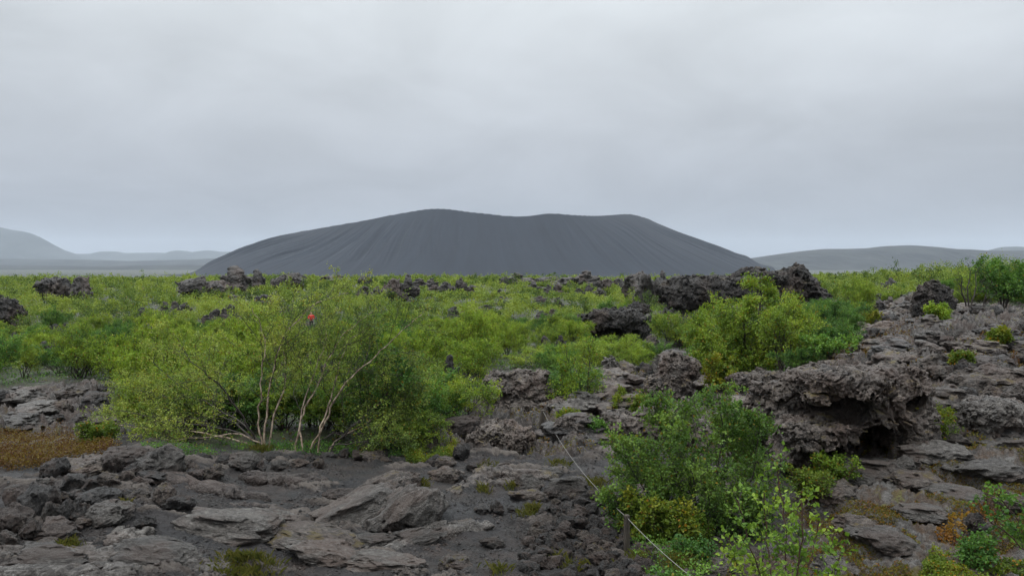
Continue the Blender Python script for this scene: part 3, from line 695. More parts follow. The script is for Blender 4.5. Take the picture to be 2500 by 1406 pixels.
for a in [(35, 985, 120, 38, 'slab', L_), (60, 1022, 140, 34, 'slab', L_), (150, 975, 90, 30, 'slab', K_), (220, 1008, 90, 50, 'slab', D_), (145, 1012, 44, 36, 'block', K_), (252, 958, 44, 24, 'clinker', D_), (290, 990, 90, 34, 'slab', L_), (130, 1030, 42, 20, 'block', D_),
          (180, 1040, 60, 26, 'slab', R_), (20, 1050, 140, 36, 'slab', L_), (230, 1045, 90, 24, 'slab', R_), (320, 985, 46, 20, 'slab', D_), (-30, 985, 60, 34, 'slab', D_), (90, 1000, 80, 28, 'slab', K_)]:
    rock(*a, G_LED, sink=.2, block=True, rnd=fr)
# tilted ropy slabs on the path
G_SL = 'ropy lava slabs lying across the path'
def slab(px, py, w, h, mat, yaw, tilt, k, label=None, depth=.5):
    o = rock(px, py, w * 1.22, h * 1.0, 'slab', mat, G_SL, k=k, yaw=yaw, tilt=tilt, depth=depth * 1.25, sink=.35, label=label, word='ropy lava slab', rnd=fr); return o
slab(975, 1200, 90, 44, K_, .4, -.2, 2); slab(1290, 1195, 70, 36, L_, .1, 0, 5); slab(1385, 1210, 96, 44, L_, .1, 0, 0, 'flat pale slab under the rope'); slab(1200, 1335, 60, 22, L_, 0, 0, 1); slab(1110, 1060, 110, 40, R_, .35, -.2, 2)
slab(1090, 1175, 80, 34, K_, 0, 0, 4); slab(1290, 1225, 90, 28, K_, 0, 0, 1); slab(1340, 1165, 70, 20, L_, .1, 0, 3); slab(830, 1222, 84, 26, R_, .1, 0, 3)
slab(850, 1288, 230, 66, L_, .55, -.22, 0, 'long tilted ropy slab ramping up in the middle of the path', .45); slab(985, 1292, 190, 92, L_, .75, -.34, 1, 'steep ropy slab with yellow moss edging on its crest', .5)
slab(925, 1225, 150, 56, K_, .55, -.28, 3); slab(1010, 1332, 130, 34, L_, .3, -.1, 5); slab(900, 1335, 110, 22, L_, .2, -.05, 2)
slab(530, 1318, 240, 56, L_, -.1, .06, 0, 'broad pale slab with undercut left edge'); slab(745, 1345, 230, 38, K_, -.2, .08, 3); slab(640, 1290, 150, 34, L_, -.2, .05, 4)
slab(770, 1378, 190, 46, L_, -.2, .08, 1); slab(930, 1392, 190, 24, L_, -.1, .02, 2); slab(350, 1380, 210, 40, L_, -.15, .07, 3); slab(90, 1388, 200, 44, L_, -.05, .05, 5)
def ropy(label, strands, mat, seed, flat=.62, h=.021, name='ropy_lava', rough=.75):
    """one sheet of ropy lava: strands [(px0, py0, lift0), (px1, py1, lift1), width px] fused and roughened"""
    C_ = []
    for a, b, w in strands:
        x0, y0, z0, d0 = P(a[0], a[1]); x1, y1, z1, d1 = P(b[0], b[1])
        C_.append((np.array([x0, y0, z0 + a[2] / F * d0]), np.array([x1, y1, z1 + b[2] / F * d1]), w / F * (d0 + d1) / 4))
    allp = np.array([c[k] for c in C_ for k in (0, 1)]); rm = max(c[2] for c in C_); org = allp.mean(0); org[2] = allp[:, 2].min()
    lo = allp.min(0) - rm * 1.25 - org; hi = allp.max(0) + rm * 1.25 - org; lo[2] = -.22; hi[2] = (allp[:, 2] - org[2]).max() + rm * flat * 1.5 + .1
    X, Y, Z, o = grid3(lo, hi, h); X0 = X + .10 * n3(X * 1.1 + seed, Y * 1.1, Z * 1.1) + .03 * n3(X * 5, Y * 5 + seed, Z * 5); Y0 = Y + .14 * n3(X * 1.1, Y * 1.1 + seed, Z * 1.1 + 7); d = None
    for k, (a, b, r) in enumerate(C_):
        a = a - org; b = b - org; ab = b - a; t = np.clip(((X0 - a[0]) * ab[0] + (Y0 - a[1]) * ab[1]) / (ab[0] ** 2 + ab[1] ** 2 + 1e-9), 0, 1)
        rr = r * (1 + .25 * n3(t * 3 + k * 7.3, t * 0 + seed, t * 0)) ; qx = X0 - a[0] - t * ab[0]; qy = Y0 - a[1] - t * ab[1]; qz = (Z - a[2] - t * ab[2] + .03) / flat
        q = (np.sqrt(qx ** 2 + qy ** 2 + qz ** 2) - rr) * flat
        # fine parallel folds that follow the strand
        L_ab = math.hypot(ab[0], ab[1]) + 1e-6; sd = (qx * -ab[1] + qy * ab[0]) / L_ab
        q = q + .011 * np.cos(sd * 40 + 3 * n3(X * 2, Y * 2, Z * 0 + k)) * sst(.0, .08, np.abs(n3(X * 3 + k, Y * 3, Z * 0)))
        if d is None: d = q
        else: kk = .075; u = np.clip(.5 + .5 * (q - d) / kk, 0, 1); d = q * (1 - u) + d * u - kk * u * (1 - u)
    A0, B0, _r = C_[0]; dv = (B0 - A0)[:2]; dv = dv / np.linalg.norm(dv); U = X * dv[0] + Y * dv[1]; V = -X * dv[1] + Y * dv[0]
    d = d + rough * (.040 * fbm3(U * 1.3, V * 6, Z * 5, 4, seed) + .010 * n3(X * 16, Y * 16 + seed, Z * 16) + .016 * fbm3(U * 3, V * 3, Z * 12., 3, seed + 9))
    cr_ = np.abs(n3(U * .9 + seed, V * 3.2, Z * 1.2)); d = d + .055 * np.clip(.07 - cr_, 0, .07) / .07; cr_ = np.abs(n3(U * 2.6 + seed, V * 1.1, Z * .8 + 3)); d = d + .03 * np.clip(.05 - cr_, 0, .05) / .05
    st_ = n3(U * .8 + 5, V * .9 + seed, Z * .5) * 4; fl = np.floor(st_); d = d + .042 * (fl + _fade(np.clip((st_ - fl) * 5 - 2, 0, 1)) - st_)
    v, q = surface_nets(d, o, h)
    ob = link(name, mesh_np(name, v, q, True, None, mat), loc=org); tag(ob, label, 'rock', 'sheets of ropy lava in the foreground')
    return ob
ropy('pale curved tongue of ropy lava below the diagonal fold', [((965, 1332, 0), (1150, 1292, 8), 52), ((1085, 1304, 0), (1190, 1292, 6), 42), ((800, 1345, 0), (965, 1328, 2), 30), ((890, 1325, 0), (1075, 1288, 4), 34)], L_, 5)
ropy('long ropy lava sheet filling the bottom left corner', [((-60, 1352, 4), (300, 1348, 2), 56), ((120, 1374, 8), (430, 1370, 8), 64), ((300, 1366, 4), (560, 1396, 6), 56), ((-60, 1398, 4), (320, 1402, 8), 66), ((200, 1412, 2), (560, 1418, 2), 50)], L_, 14)
ropy('brown ropy lava bed behind the grey sheet', [((405, 1172, 12), (560, 1202, 6), 50), ((480, 1192, 4), (645, 1216, 2), 44), ((560, 1228, 0), (720, 1238, 0), 24)], R_, 17)
ropy('blocky ropy lava bench under the stone row', [((618, 1172, 8), (720, 1186, 8), 60), ((655, 1168, 6), (785, 1172, 4), 46)], R_, 19)
ropy('humped brown lava swell left of the rope line', [((1105, 1198, 0), (1230, 1152, 14), 42), ((1185, 1162, 10), (1335, 1168, 6), 60), ((1175, 1188, 4), (1290, 1178, 4), 46)], K_, 23)
ropy('short forked lava tongue by the left boulder heap', [((290, 1302, 6), (410, 1345, 0), 40), ((235, 1332, 0), (350, 1302, 4), 48)], L_, 26)
ropy('thin ropy ripples across the damp hollow', [((640, 1262, 0), (760, 1276, 0), 20), ((480, 1248, 0), (650, 1258, 0), 24)], R_, 29, .4)
for a in [(800, 1220, 34, 18, 'clinker', R_), (860, 1222, 30, 20, 'block', D_), (1215, 1256, 42, 32, 'clinker', D_), (1180, 1252, 50, 18, 'block', D_), (1100, 1170, 40, 26, 'clinker', K_), (1130, 1178, 30, 20, 'clinker', D_),
          (1250, 1250, 24, 12, 'block', D_), (1100, 1390, 60, 30, 'clinker', L_), (1290, 1395, 60, 24, 'block', D_), (700, 1240, 16, 8, 'block', D_), (620, 1332, 50, 30, 'block', R_), (1150, 1150, 30, 18, 'block', D_), (1180, 1140, 34, 20, 'block', K_),
          (1110, 1392, 90, 24, 'slab', K_), (230, 1404, 60, 26, 'block', L_), (180, 1380, 60, 16, 'block', K_)]:
    rock(*a, 'loose stones on the path', sink=.2, rnd=fr)
# cobbles heaped by the near post
cr = np.random.default_rng(11)
placed = []; tries = 0
while len(placed) < 125 and tries < 6000:
    tries += 1
    px = cr.uniform(1270, 1600); py = cr.uniform(1215, 1425)
    if px > 1540 and py < 1330: continue
    if px < 1290 + (1330 - py) * .15 or (py < 1250 and px < 1330): continue
    s = cr.uniform(16, 38) * (1 + (py - 1220) / 350)
    if any(math.hypot(px - a, (py - b) * 1.9) < (s + c) * .34 for a, b, c in placed): continue
    placed.append((px, py, s))
    rock(px, py, s * 1.15, s * .8, 'block' if cr.random() < .7 else 'clinker', [D_, D_, K_, R_, M_ROCKD][int(cr.integers(5))], 'cobbles heaped beside the near rope post', name='cobble', sink=.15, depth=.9, rnd=cr, word='cobble')
rock(1568, 1402, 62, 46, 'block', M_ROCKR, None, label='maroon stone at the bottom beside the rope', rnd=cr); rock(1500, 1362, 44, 24, 'slab', M_ROCKP, None, label='flat pale stone leaning on the near rope post', rnd=cr)
sq = np.random.default_rng(91)
for a in [(2150, 1172, 190, 44, L_), (2330, 1128, 230, 44, L_), (2480, 1112, 150, 34, L_), (2260, 1190, 150, 30, K_), (2440, 1170, 210, 38, L_), (2060, 1222, 150, 34, K_), (2180, 1345, 190, 44, L_), (2360, 1225, 160, 26, L_), (2110, 1290, 120, 22, K_), (2270, 1265, 130, 22, L_), (2500, 1235, 120, 26, K_), (2230, 1150, 90, 34, L_), (2400, 1400, 160, 26, K_), (2050, 1400, 110, 34, L_)]:
    rock(*a[:4], 'slab', a[4], 'grey rock sheets showing through the right slope', yaw=sq.uniform(-.5, .1), tilt=sq.uniform(-.1, .05), sink=.45, depth=.9, rnd=sq, word='rock sheet')
for a in [(1905, 1090, 90, 50, 'block', K_), (1955, 1130, 120, 60, 'block', K_), (2010, 1060, 90, 40, 'slab', L_), (1860, 1060, 80, 46, 'block', D_), (2270, 1120, 90, 56, 'block', K_), (2300, 1060, 70, 50, 'clinker', K_), (2330, 1000, 90, 60, 'block', L_), (2200, 905, 120, 50, 'block', K_), (2290, 925, 110, 60, 'crag', K_),
          (2060, 1120, 70, 40, 'block', D_), (1890, 1010, 70, 40, 'block', K_), (2250, 1150, 80, 36, 'block', L_), (2390, 960, 110, 50, 'block', K_), (2440, 930, 90, 40, 'block', R_), (2490, 985, 90, 50, 'block', K_), (2380, 1040, 60, 30, 'block', D_), (2200, 860, 110, 40, 'block', L_), (2060, 880, 90, 30, 'block', K_)]:
    rock(*a, 'big broken blocks around the lava cave', sink=.25, depth=.9, rnd=sq)
rock(2395, 1298, 62, 44, 'clinker', D_, None, label='dark rough boulder resting on the mossy right slab', rnd=cr)
rock(2215, 1178, 40, 22, 'clinker', L_, None, label='knobbly rock at the crest of the right slab', rnd=cr)
rock(1760, 1400, 120, 30, 'slab', L_, None, label='pale slab at the foot of the twiggy sapling', rnd=cr)
hr = np.random.default_rng(41); hp = []; tries = 0
while len(hp) < 78 and tries < 9000:
    tries += 1; px = hr.uniform(1380, 2560); py = hr.uniform(745, 1110)
    if sdpoly(np.array([px]), np.array([py]), RUG)[0] < 4: continue
    if 1880 < px < 2310 and py > 900: continue
    if 1200 < px < 1760 and py < 1000 and hr.random() < .5: continue
    sz_ = hr.uniform(55, 120) * (.55 + (py - 740) / 420)
    if any(math.hypot(px - a, (py - b) * 2.1) < (sz_ + c) * .33 for a, b, c in hp): continue
    hp.append((px, py, sz_))
    st = 'crag' if hr.random() < .6 else ('block' if hr.random() < .7 else 'clinker')
    rock(px, py, sz_ * 1.3, sz_ * hr.uniform(.32, .5), st, [K_, K_, L_, D_][int(hr.integers(4))], 'broken lava heaps climbing the right slope', sink=.35, depth=1.1, rnd=hr)
# rugged rubble on the right
G_RUG = 'broken lava rocks strewn over the right slope'
sr = np.random.default_rng(13); cnt = 0; pl = []
while cnt < 120:
    px = sr.uniform(1400, 2530); py = sr.uniform(715, 1120)
    if sdpoly(np.array([px]), np.array([py]), RUG)[0] < 3: continue
    if 1900 < px < 2300 and py > 880: continue
    s = sr.uniform(16, 46) * (.7 + (py - 740) / 420)
    if any(math.hypot(px - a, (py - b) * 1.6) < (s + c) * .42 for a, b, c in pl): continue
    pl.append((px, py, s)); cnt += 1
    rock(px, py, s * 1.3, s * .85, ['block', 'clinker', 'crag', 'block'][int(sr.integers(4))], [K_, K_, D_, L_, R_][int(sr.integers(5))], G_RUG, sink=.3, depth=1., rnd=sr)
print('rocks', time.time() - T0)

# ------------------------------------------------------------------ plants
def tubes(paths, sides=5):
    V = []; Fq = []; o = 0
    ang = np.linspace(0, 2 * np.pi, sides, endpoint=False); ca, sa = np.cos(ang), np.sin(ang)
    for pts, rad in paths:
        n = len(pts); tg = np.gradient(pts, axis=0); tg /= np.linalg.norm(tg, axis=1)[:, None] + 1e-9
        ref = np.array([.3, .9, .2]); u = np.cross(tg, ref); u /= np.linalg.norm(u, axis=1)[:, None] + 1e-9; w = np.cross(tg, u)
        ring = pts[:, None] + rad[:, None, None] * (ca[None, :, None] * u[:, None] + sa[None, :, None] * w[:, None])
        V.append(ring.reshape(-1, 3)); Fq.append(grid_faces(n, sides, True) + o); o += n * sides
    return np.concatenate(V), np.concatenate(Fq)
def leaves(pos, dr, size, r, near=False, flat=.6):
    n = len(pos); up = np.array([0, 0, 1.]) * flat + r.normal(size=(n, 3)) * .55
    d = dr + r.normal(size=(n, 3)) * .5; d /= np.linalg.norm(d, axis=1)[:, None] + 1e-9
    s = np.cross(d, up); s /= np.linalg.norm(s, axis=1)[:, None] + 1e-9; nn = np.cross(s, d)
    L = size[:, None]
    if not near:
        v = np.stack([pos, pos + d * L * .45 + s * L * .42 + nn * L * .10, pos + d * L, pos + d * L * .45 - s * L * .42 + nn * L * .10], 1).reshape(-1, 3)
        return v, np.arange(4 * n).reshape(n, 4), 4
    q = [pos, pos + d * L * .30 + s * L * .40 + nn * L * .10, pos + d * L * .62 + s * L * .30 + nn * L * .08, pos + d * L * 1.05 - nn * L * .06,
         pos + d * L * .62 - s * L * .30 + nn * L * .08, pos + d * L * .30 - s * L * .40 + nn * L * .10]
    v = np.stack(q, 1).reshape(-1, 3); b = np.arange(n)[:, None] * 6
    return v, np.concatenate([b + np.array([[0, 1, 2, 3]]), b + np.array([[0, 3, 4, 5]])]), 6
def leafmesh(name, P_, D_, S_, r, mat, near=False, flat=.6):
    v, f, k = leaves(P_, D_, S_, r, near, flat)
    rn = np.repeat(r.uniform(0, 1, len(P_)), k)
    c = v[::k]; cl = np.clip(.48 + .9 * n3(c[:, 0] * 1.9 + 50, c[:, 1] * 1.9, c[:, 2] * 1.9 + 9), 0, 1); cl = np.repeat(cl, k)
    return mesh_np(name, v, f, False, {'rnd': rn, 'clump': cl}, mat)
def unit(v): return v / (np.linalg.norm(v) + 1e-9)
def branch(p, d, L, r, n=5, wig=.25, lift=.15):
    pts = [p]; d = unit(d)
    for i in range(n - 1):
        d = unit(d + r.normal(size=3) * wig * .5 + np.array([0, 0, lift * .4])); pts.append(pts[-1] + d * L / (n - 1))
    return np.array(pts)
def grow(stems, r, b1=9, b2=7, b3=4, l1=.45, l2=.30, leaf=.045, nl=9, t0=.3, spread=1., lift=.2, leafless=.0, tw=.16, outward=None, allw=False):
    """stems: [(pts, r0, r1)] -> wood paths (thin ones), leaf positions, directions"""
    wood = []; LP = []; LD = []
    for pts, r0, r1 in stems:
        n = len(pts); cum = np.concatenate([[0], np.cumsum(np.linalg.norm(np.diff(pts, axis=0), axis=1))]); Ls = cum[-1]
        for j in range(b1):
            t = t0 + (1 - t0) * (j + r.uniform(0, 1)) / b1; s = t * Ls
            p = np.array([np.interp(s, cum, pts[:, q]) for q in range(3)]); k = min(np.searchsorted(cum, s), n - 1); k = max(k, 1)
            td = unit(pts[k] - pts[k - 1]); rad = r0 + (r1 - r0) * t
            lat = r.normal(size=3); lat[2] *= .35; lat = unit(lat - td * lat.dot(td))
            d = unit(td * .75 + lat * spread + np.array([0, 0, .15])); L1 = Ls * l1 * (1.2 - .9 * t) * r.uniform(.7, 1.2)
            bp = branch(p, d, L1, r, 6, .3, lift); wood.append((bp, np.linspace(rad * .55, rad * .15 + .0015, 6)))
            for m in range(b2):
                t2 = .2 + .8 * (m + r.uniform(0, 1)) / b2; ii = t2 * 5; a = int(min(ii, 4)); q = bp[a] + (bp[a + 1] - bp[a]) * (ii - a)
                td2 = unit(bp[a + 1] - bp[a]); lat = unit(r.normal(size=3)); d2 = unit(td2 * .8 + lat * .9 + np.array([0, 0, .1])); L2 = L1 * l2 * (1.3 - .6 * t2) * r.uniform(.6, 1.3) + tw * .5
                cp_ = branch(q, d2, L2, r, 4, .35, lift); wood.append((cp_, np.linspace(rad * .22 + .0012, .0012, 4)))
                for w in range(b3):
                    t3 = r.uniform(.15, 1); ii = t3 * 3; a3 = int(min(ii, 2)); q3 = cp_[a3] + (cp_[a3 + 1] - cp_[a3]) * (ii - a3)
                    d3 = unit(unit(cp_[a3 + 1] - cp_[a3]) + r.normal(size=3) * .7); L3 = tw * r.uniform(.6, 1.5)
                    e = q3 + d3 * L3
                    if allw or w % 2 == 0: wood.append((np.array([q3, (q3 + e) / 2 + r.normal(size=3) * .01, e]), np.array([.0025, .002, .001])))
                    if r.random() < leafless: continue
                    tt = r.uniform(0.05, 1, nl)[:, None]; LP.append(q3 + (e - q3) * tt + r.normal(size=(nl, 3)) * leaf * .5); LD.append(np.repeat(d3[None], nl, 0) + r.normal(size=(nl, 3)) * .6)
    return wood, np.concatenate(LP), np.concatenate(LD)

def bush_proto(seed, w=1.5, h=2.0, ns=7, mat=M_LEAF, leaf=.05, wood_mat=M_BARK, name='birch', b1=9, b2=6, b3=4, nl=7, lean=1., spread=.9, t0=.25, leafless=0., near=False, sides=4, tw=.18):
    r = np.random.default_rng(seed); st = []
    for i in range(ns):
        a = 2 * np.pi * (i + r.uniform(-.3, .3)) / ns; rad = w * r.uniform(.25, .95) * lean
        tip = np.array([math.cos(a) * rad, math.sin(a) * rad, h * r.uniform(.68, 1.) * (1 - .25 * (rad / w) ** 2)])
        b = np.array([math.cos(a) * .08, math.sin(a) * .08, -.15]); t = np.linspace(0, 1, 7)[:, None]
        mid = b + (tip - b) * t; mid[:, :2] = b[:2] + (tip[:2] - b[:2]) * t ** 1.15; mid[1:-1] += r.normal(size=(5, 3)) * .045 * h * .5
        st.append((mid, .012 + .012 * h * r.uniform(.6, 1.), .004))
    wood, lp, ld = grow(st, r, b1=b1, b2=b2, b3=b3, nl=nl, leaf=leaf, spread=spread, t0=t0, leafless=leafless, tw=tw)
    paths = [(p, np.linspace(a, b, len(p))) for p, a, b in st] + wood
    v, f = tubes(paths, sides); wm = mesh_np(name + '_stems', v, f, True, None, wood_mat)
    lm = leafmesh(name + '_foliage', lp, ld, leaf * r.uniform(.7, 1.3, len(lp)), r, mat, near)
    return lm, wm
PROTO = [bush_proto(1, 1.5, 1.9, 8), bush_proto(2, 1.7, 2.1, 9), bush_proto(3, 1.35, 2.3, 7), bush_proto(4, 1.8, 1.7, 9), bush_proto(6, 1.4, 2.0, 8)]
def variants(mat): return [(lambda l: (l.materials.clear(), l.materials.append(mat), l)[2])(a.copy()) for a, b in PROTO]
KINDS = {'bright yellow-green': variants(M_LEAFY), 'mid green': [a for a, b in PROTO], 'dark green': variants(M_LEAFD)}
print('protos', time.time() - T0, [len(a.polygons) for a, b in PROTO])
def shrub(x, y, s, kind, vi, yaw, group, hs=1., label=None, name='birch_shrub', z=None):
    e = bpy.data.objects.new(name, None); COL.objects.link(e)
    e.location = (x, y, float(gs(x, y)) - .02 if z is None else z); e.rotation_euler = (0, 0, yaw); e.scale = (s, s, s * hs)
    link('foliage', KINDS[kind][vi], e); link('stems', PROTO[vi][1], e)
    tag(e, label, 'shrub', group)
    return e

# special trees first, they also keep other shrubs off
SPEC = []
def pix3(px, py, d): q = raydir(px, py); t = d / q[1]; return np.array([q[0] * t, d, H + q[2] * t])
def hero_tree(name, label, stems_px, base_d, seed, mat, wood_mats, leaf=.045, b1=10, b2=7, b3=4, nl=9, l1=.42, r0=.05, t0=.3, spread=1., cat='tree', leafless=0., near=False, l2=.30, sides=6, tw=.16):
    r = np.random.default_rng(seed); bx, by = stems_px[0][0][:2]; x0, y0, z0, d0 = P(bx, by)
    d0 = base_d or d0
    e = bpy.data.objects.new(name, None); COL.objects.link(e)
    b = pix3(bx, by, d0); b[2] = float(gs(b[0], b[1])); e.location = b; tag(e, label, cat)
    st = []
    for s in stems_px:
        dp = r.uniform(-.8, .8) * .0
        q = np.array([pix3(p[0], p[1], d0 + (p[2] if len(p) > 2 else 0)) for p in s]) - b
        t = np.linspace(0, len(q) - 1, 3 * len(q)); i = np.minimum(t.astype(int), len(q) - 2); fr_ = (t - i)[:, None]
        qq = q[i] * (1 - fr_) + q[i + 1] * fr_; qq[1:-1] = (qq[:-2] + 2 * qq[1:-1] + qq[2:]) / 4; qq[1:-1] += r.normal(size=qq[1:-1].shape) * (.02 if r0 > .015 else .008)
        qq[0, 2] = min(qq[0, 2], float(gs(b[0] + qq[0, 0], b[1] + qq[0, 1])) - b[2] - .1)
        Ls = np.linalg.norm(np.diff(qq, axis=0), axis=1).sum()
        st.append((qq, r0 * (.45 + .16 * Ls), .006))
    wood, lp, ld = grow(st, r, b1=b1, b2=b2, b3=b3, nl=nl, leaf=leaf, l1=l1, t0=t0, spread=spread, leafless=leafless, l2=l2, tw=tw, allw=near, lift=.08)
    for k, (p, a, c) in enumerate(st):
        v, f = tubes([(p, np.linspace(a, c, len(p)))], 8); link('trunk', mesh_np('trunk', v, f, True, None, wood_mats[k % len(wood_mats)]), e)
    v, f = tubes(wood, 4); link('branches', mesh_np('branches', v, f, True, None, M_BARK), e)
    keep = lp[:, 2] > -.3 if base_d else lp[:, 2] > -.15
    lp, ld = lp[keep], ld[keep]
    if name == 'birch_tree':      # natural gap in the crown where the walker shows through
        qx, qy = project(lp[:, 0] + b[0], lp[:, 1] + b[1], lp[:, 2] + b[2]); g = np.hypot((qx - 760) / 1., (qy - 780) / 1.5) > 15; lp, ld = lp[g], ld[g]
    link('crown', leafmesh('crown', lp, ld, leaf * r.uniform(.65, 1.3, len(lp)), r, mat, near), e)
    SPEC.append((b[0], b[1])); print(name, len(lp), 'leaves d', round(d0, 1))
    return e
Pp, Bk = M_BARKP, M_BARK
hero_tree('birch_tree', 'open birch with pale forked stems above the stone row, left one of the pair', [
    [(640, 1092), (630, 1030), (634, 960), (640, 900, .1), (650, 850, .2), (640, 800, .3), (615, 750, .3)],
    [(646, 1088), (650, 1010, .1), (664, 910, .2), (684, 835, .2), (722, 785, .3), (765, 745, .4), (812, 725, .5), (850, 716, .6)],
    [(640, 1090), (540, 1060, .3), (420, 1050, .5), (300, 1040, .6), (250, 1020, .7)],
    [(640, 1090), (560, 1020, .8), (430, 970, 1.4), (320, 950, 1.8)],
    [(630, 1080), (590, 1010, -.2), (550, 950, -.3), (520, 925, -.4), (485, 900, -.5), (450, 860, -.5), (430, 820, -.4)],
    [(640, 1090), (600, 1060, .0), (520, 1040, .1), (430, 1030, .2), (340, 1010, .2), (280, 1000, .2)],
    [(640, 1090), (590, 1030, .5), (500, 980, .9), (420, 930, 1.1), (370, 880, 1.2)],
    [(648, 1090), (600, 1060, -.2), (480, 1070, -.3), (360, 1070, -.3)],
    [(655, 1050, .1), (700, 930, .5), (690, 850, .8), (700, 800, .9), (690, 765, .9)]],
    None, 21, M_LEAFO, [Pp, Pp, Pp, Bk, Bk, Bk, Bk], b1=14, b2=8, b3=4, nl=7, l1=.44, r0=.022, leaf=.036)
hero_tree('birch_tree', 'wide-leaning birch with white-patched stems, right one of the pair', [
    [(722, 1102), (728, 1040), (750, 980, .1), (785, 930, .1), (800, 880, .2), (835, 815, .3), (875, 785, .3), (915, 758, .3)],
    [(752, 1098), (790, 1040), (815, 985, -.1), (840, 935, -.1), (890, 895, -.1), (935, 850, -.1), (985, 805, 0), (1030, 768, .1)],
    [(775, 1060), (800, 1000, .3), (815, 940, .4), (830, 880, .6), (850, 830, .7), (900, 800, .7)],
    [(870, 1100), (905, 1065, .2), (945, 1040, .2), (985, 1010, .3), (1020, 960, .4)],
    [(800, 1095), (860, 1040, .2), (920, 990, .3), (970, 930, .4), (1000, 880, .4)],
    [(760, 1095), (800, 1060, .3), (870, 1060, .3), (940, 1050, .3), (1000, 1050, .2)],
    [(790, 1095), (860, 1080, -.2), (940, 1075, -.3), (1000, 1070, -.3)], [(790, 1095), (900, 1030, 1.), (980, 980, 1.5), (1030, 920, 1.7)],
    [(740, 1090), (730, 1020, .6), (770, 900, 1.), (800, 830, 1.2), (790, 780, 1.2)]],
    None, 22, M_LEAFO, [Pp, Pp, Pp, Bk, Bk, Bk, Bk], b1=14, b2=8, b3=4, nl=7, l1=.44, r0=.022, leaf=.036)
hero_tree('birch_tree', 'tall yellow-green birch with domed crown right of centre', [
    [(1838, 912), (1845, 860), (1850, 790), (1858, 735), (1856, 705), (1852, 688)], [(1836, 912), (1800, 850, .3), (1775, 790, .4), (1772, 755, .4)], [(1840, 912), (1885, 850, -.3), (1920, 800, -.5), (1945, 760, -.5)],
    [(1836, 912), (1770, 880, -.6), (1720, 850, -.8), (1700, 800, -.8)], [(1842, 912), (1910, 880, .5), (1960, 850, .8), (1985, 815, .8)], [(1836, 912), (1815, 840, -1.), (1820, 770, -1.3), (1825, 745, -1.2)], [(1840, 912), (1870, 840, 1.2), (1895, 770, 1.4), (1893, 738, 1.3)],
    [(1836, 912), (1790, 900, -1.2), (1730, 890, -1.6), (1700, 880, -1.6)], [(1840, 912), (1900, 905, -1.2), (1960, 895, -1.6)]],
    None, 23, M_LEAF, [Bk], leaf=.072, b1=15, b2=8, b3=5, nl=8, l1=.36, r0=.07, t0=.15, tw=.26)
hero_tree('birch_sapling', 'slim upright sapling left of the mossy knob', [
    [(1433, 1005), (1435, 950), (1440, 880), (1438, 840)], [(1400, 1008), (1398, 950, .1), (1390, 890, .2), (1385, 850, .2)], [(1415, 1005), (1418, 950, -.1), (1412, 900, -.1)], [(1370, 1000), (1368, 950), (1375, 900)]],
    None, 24, M_LEAFY, [Bk], leaf=.05, b1=9, b2=5, b3=3, nl=7, l1=.3, r0=.02, t0=.2)
hero_tree('dark_willow_bush', 'full dark green bush right of the near rope post', [
    [(1690, 1345), (1680, 1270), (1660, 1180), (1630, 1100), (1605, 1030), (1598, 990)], [(1700, 1345), (1720, 1250), (1750, 1150), (1768, 1070), (1760, 1000), (1752, 955)], [(1695, 1345), (1640, 1270, -.3), (1570, 1190, -.4), (1535, 1130, -.4), (1520, 1085, -.4)],
    [(1705, 1345), (1780, 1260, -.2), (1840, 1170, -.2), (1850, 1090, -.2), (1855, 1030, -.2)], [(1695, 1345), (1670, 1230, .6), (1640, 1130, .8), (1650, 1050, .8), (1645, 1010, .7)], [(1700, 1345), (1700, 1240, -.6), (1690, 1150, -.8), (1700, 1070, -.8), (1690, 1010, -.7)],
    [(1700, 1345), (1760, 1240, .5), (1810, 1130, .8), (1830, 1040, .8)], [(1690, 1345), (1600, 1290, -.5), (1540, 1250, -.7), (1500, 1220, -.8)], [(1705, 1345), (1790, 1300, -.5), (1830, 1260, -.7), (1855, 1210, -.7)], [(1690, 1345), (1620, 1240, .3), (1560, 1150, .5), (1540, 1090, .5)]],
    12.6, 25, M_LEAFB, [Bk], leaf=.041, b1=15, b2=8, b3=4, nl=9, l1=.34, r0=.014, t0=.12, cat='bush', near=True, tw=.15)
hero_tree('willow_bush', 'yellowing low bush at the foot of the dark green bush', [
    [(1610, 1335), (1570, 1300), (1540, 1270)], [(1605, 1335), (1600, 1290, -.3), (1590, 1230, -.3)], [(1610, 1335), (1650, 1290, -.4), (1680, 1240, -.4)], [(1610, 1335), (1590, 1325, -.1), (1565, 1310)], [(1610, 1335), (1640, 1320, -.5), (1690, 1300, -.6)], [(1605, 1335), (1570, 1260, .1), (1540, 1220, .1)]],
    11.75, 26, M_LEAFA, [M_BARKR], leaf=.046, b1=9, b2=6, b3=3, nl=8, l1=.38, r0=.012, t0=.1, cat='bush', near=True, tw=.12)
hero_tree('birch_sapling', 'twiggy sapling with large heart-shaped leaves at the bottom, right of the rope', [
    [(1900, 1560), (1915, 1460), (1920, 1350), (1915, 1250), (1900, 1170), (1895, 1140)], [(1890, 1560), (1870, 1440, -.1), (1830, 1330, -.2), (1810, 1250, -.2), (1800, 1220, -.2)], [(1910, 1560), (1960, 1440, .1), (1990, 1330, .2), (2000, 1270, .2)],
    [(1900, 1560), (1850, 1460, .3), (1800, 1380, .4), (1780, 1310, .4)], [(1905, 1560), (1945, 1420, -.3), (1960, 1300, -.4), (1955, 1220, -.4)], [(1900, 1560), (1890, 1430, .3), (1870, 1300, .4), (1865, 1200, .4)], [(1912, 1560), (1990, 1470, -.2), (2040, 1390, -.3), (2060, 1340, -.3)]],
    7.2, 27, M_LEAFN, [M_BARKR], leaf=.045, b1=10, b2=3, b3=2, nl=4, l1=.22, r0=.008, t0=.3, near=True, tw=.07)
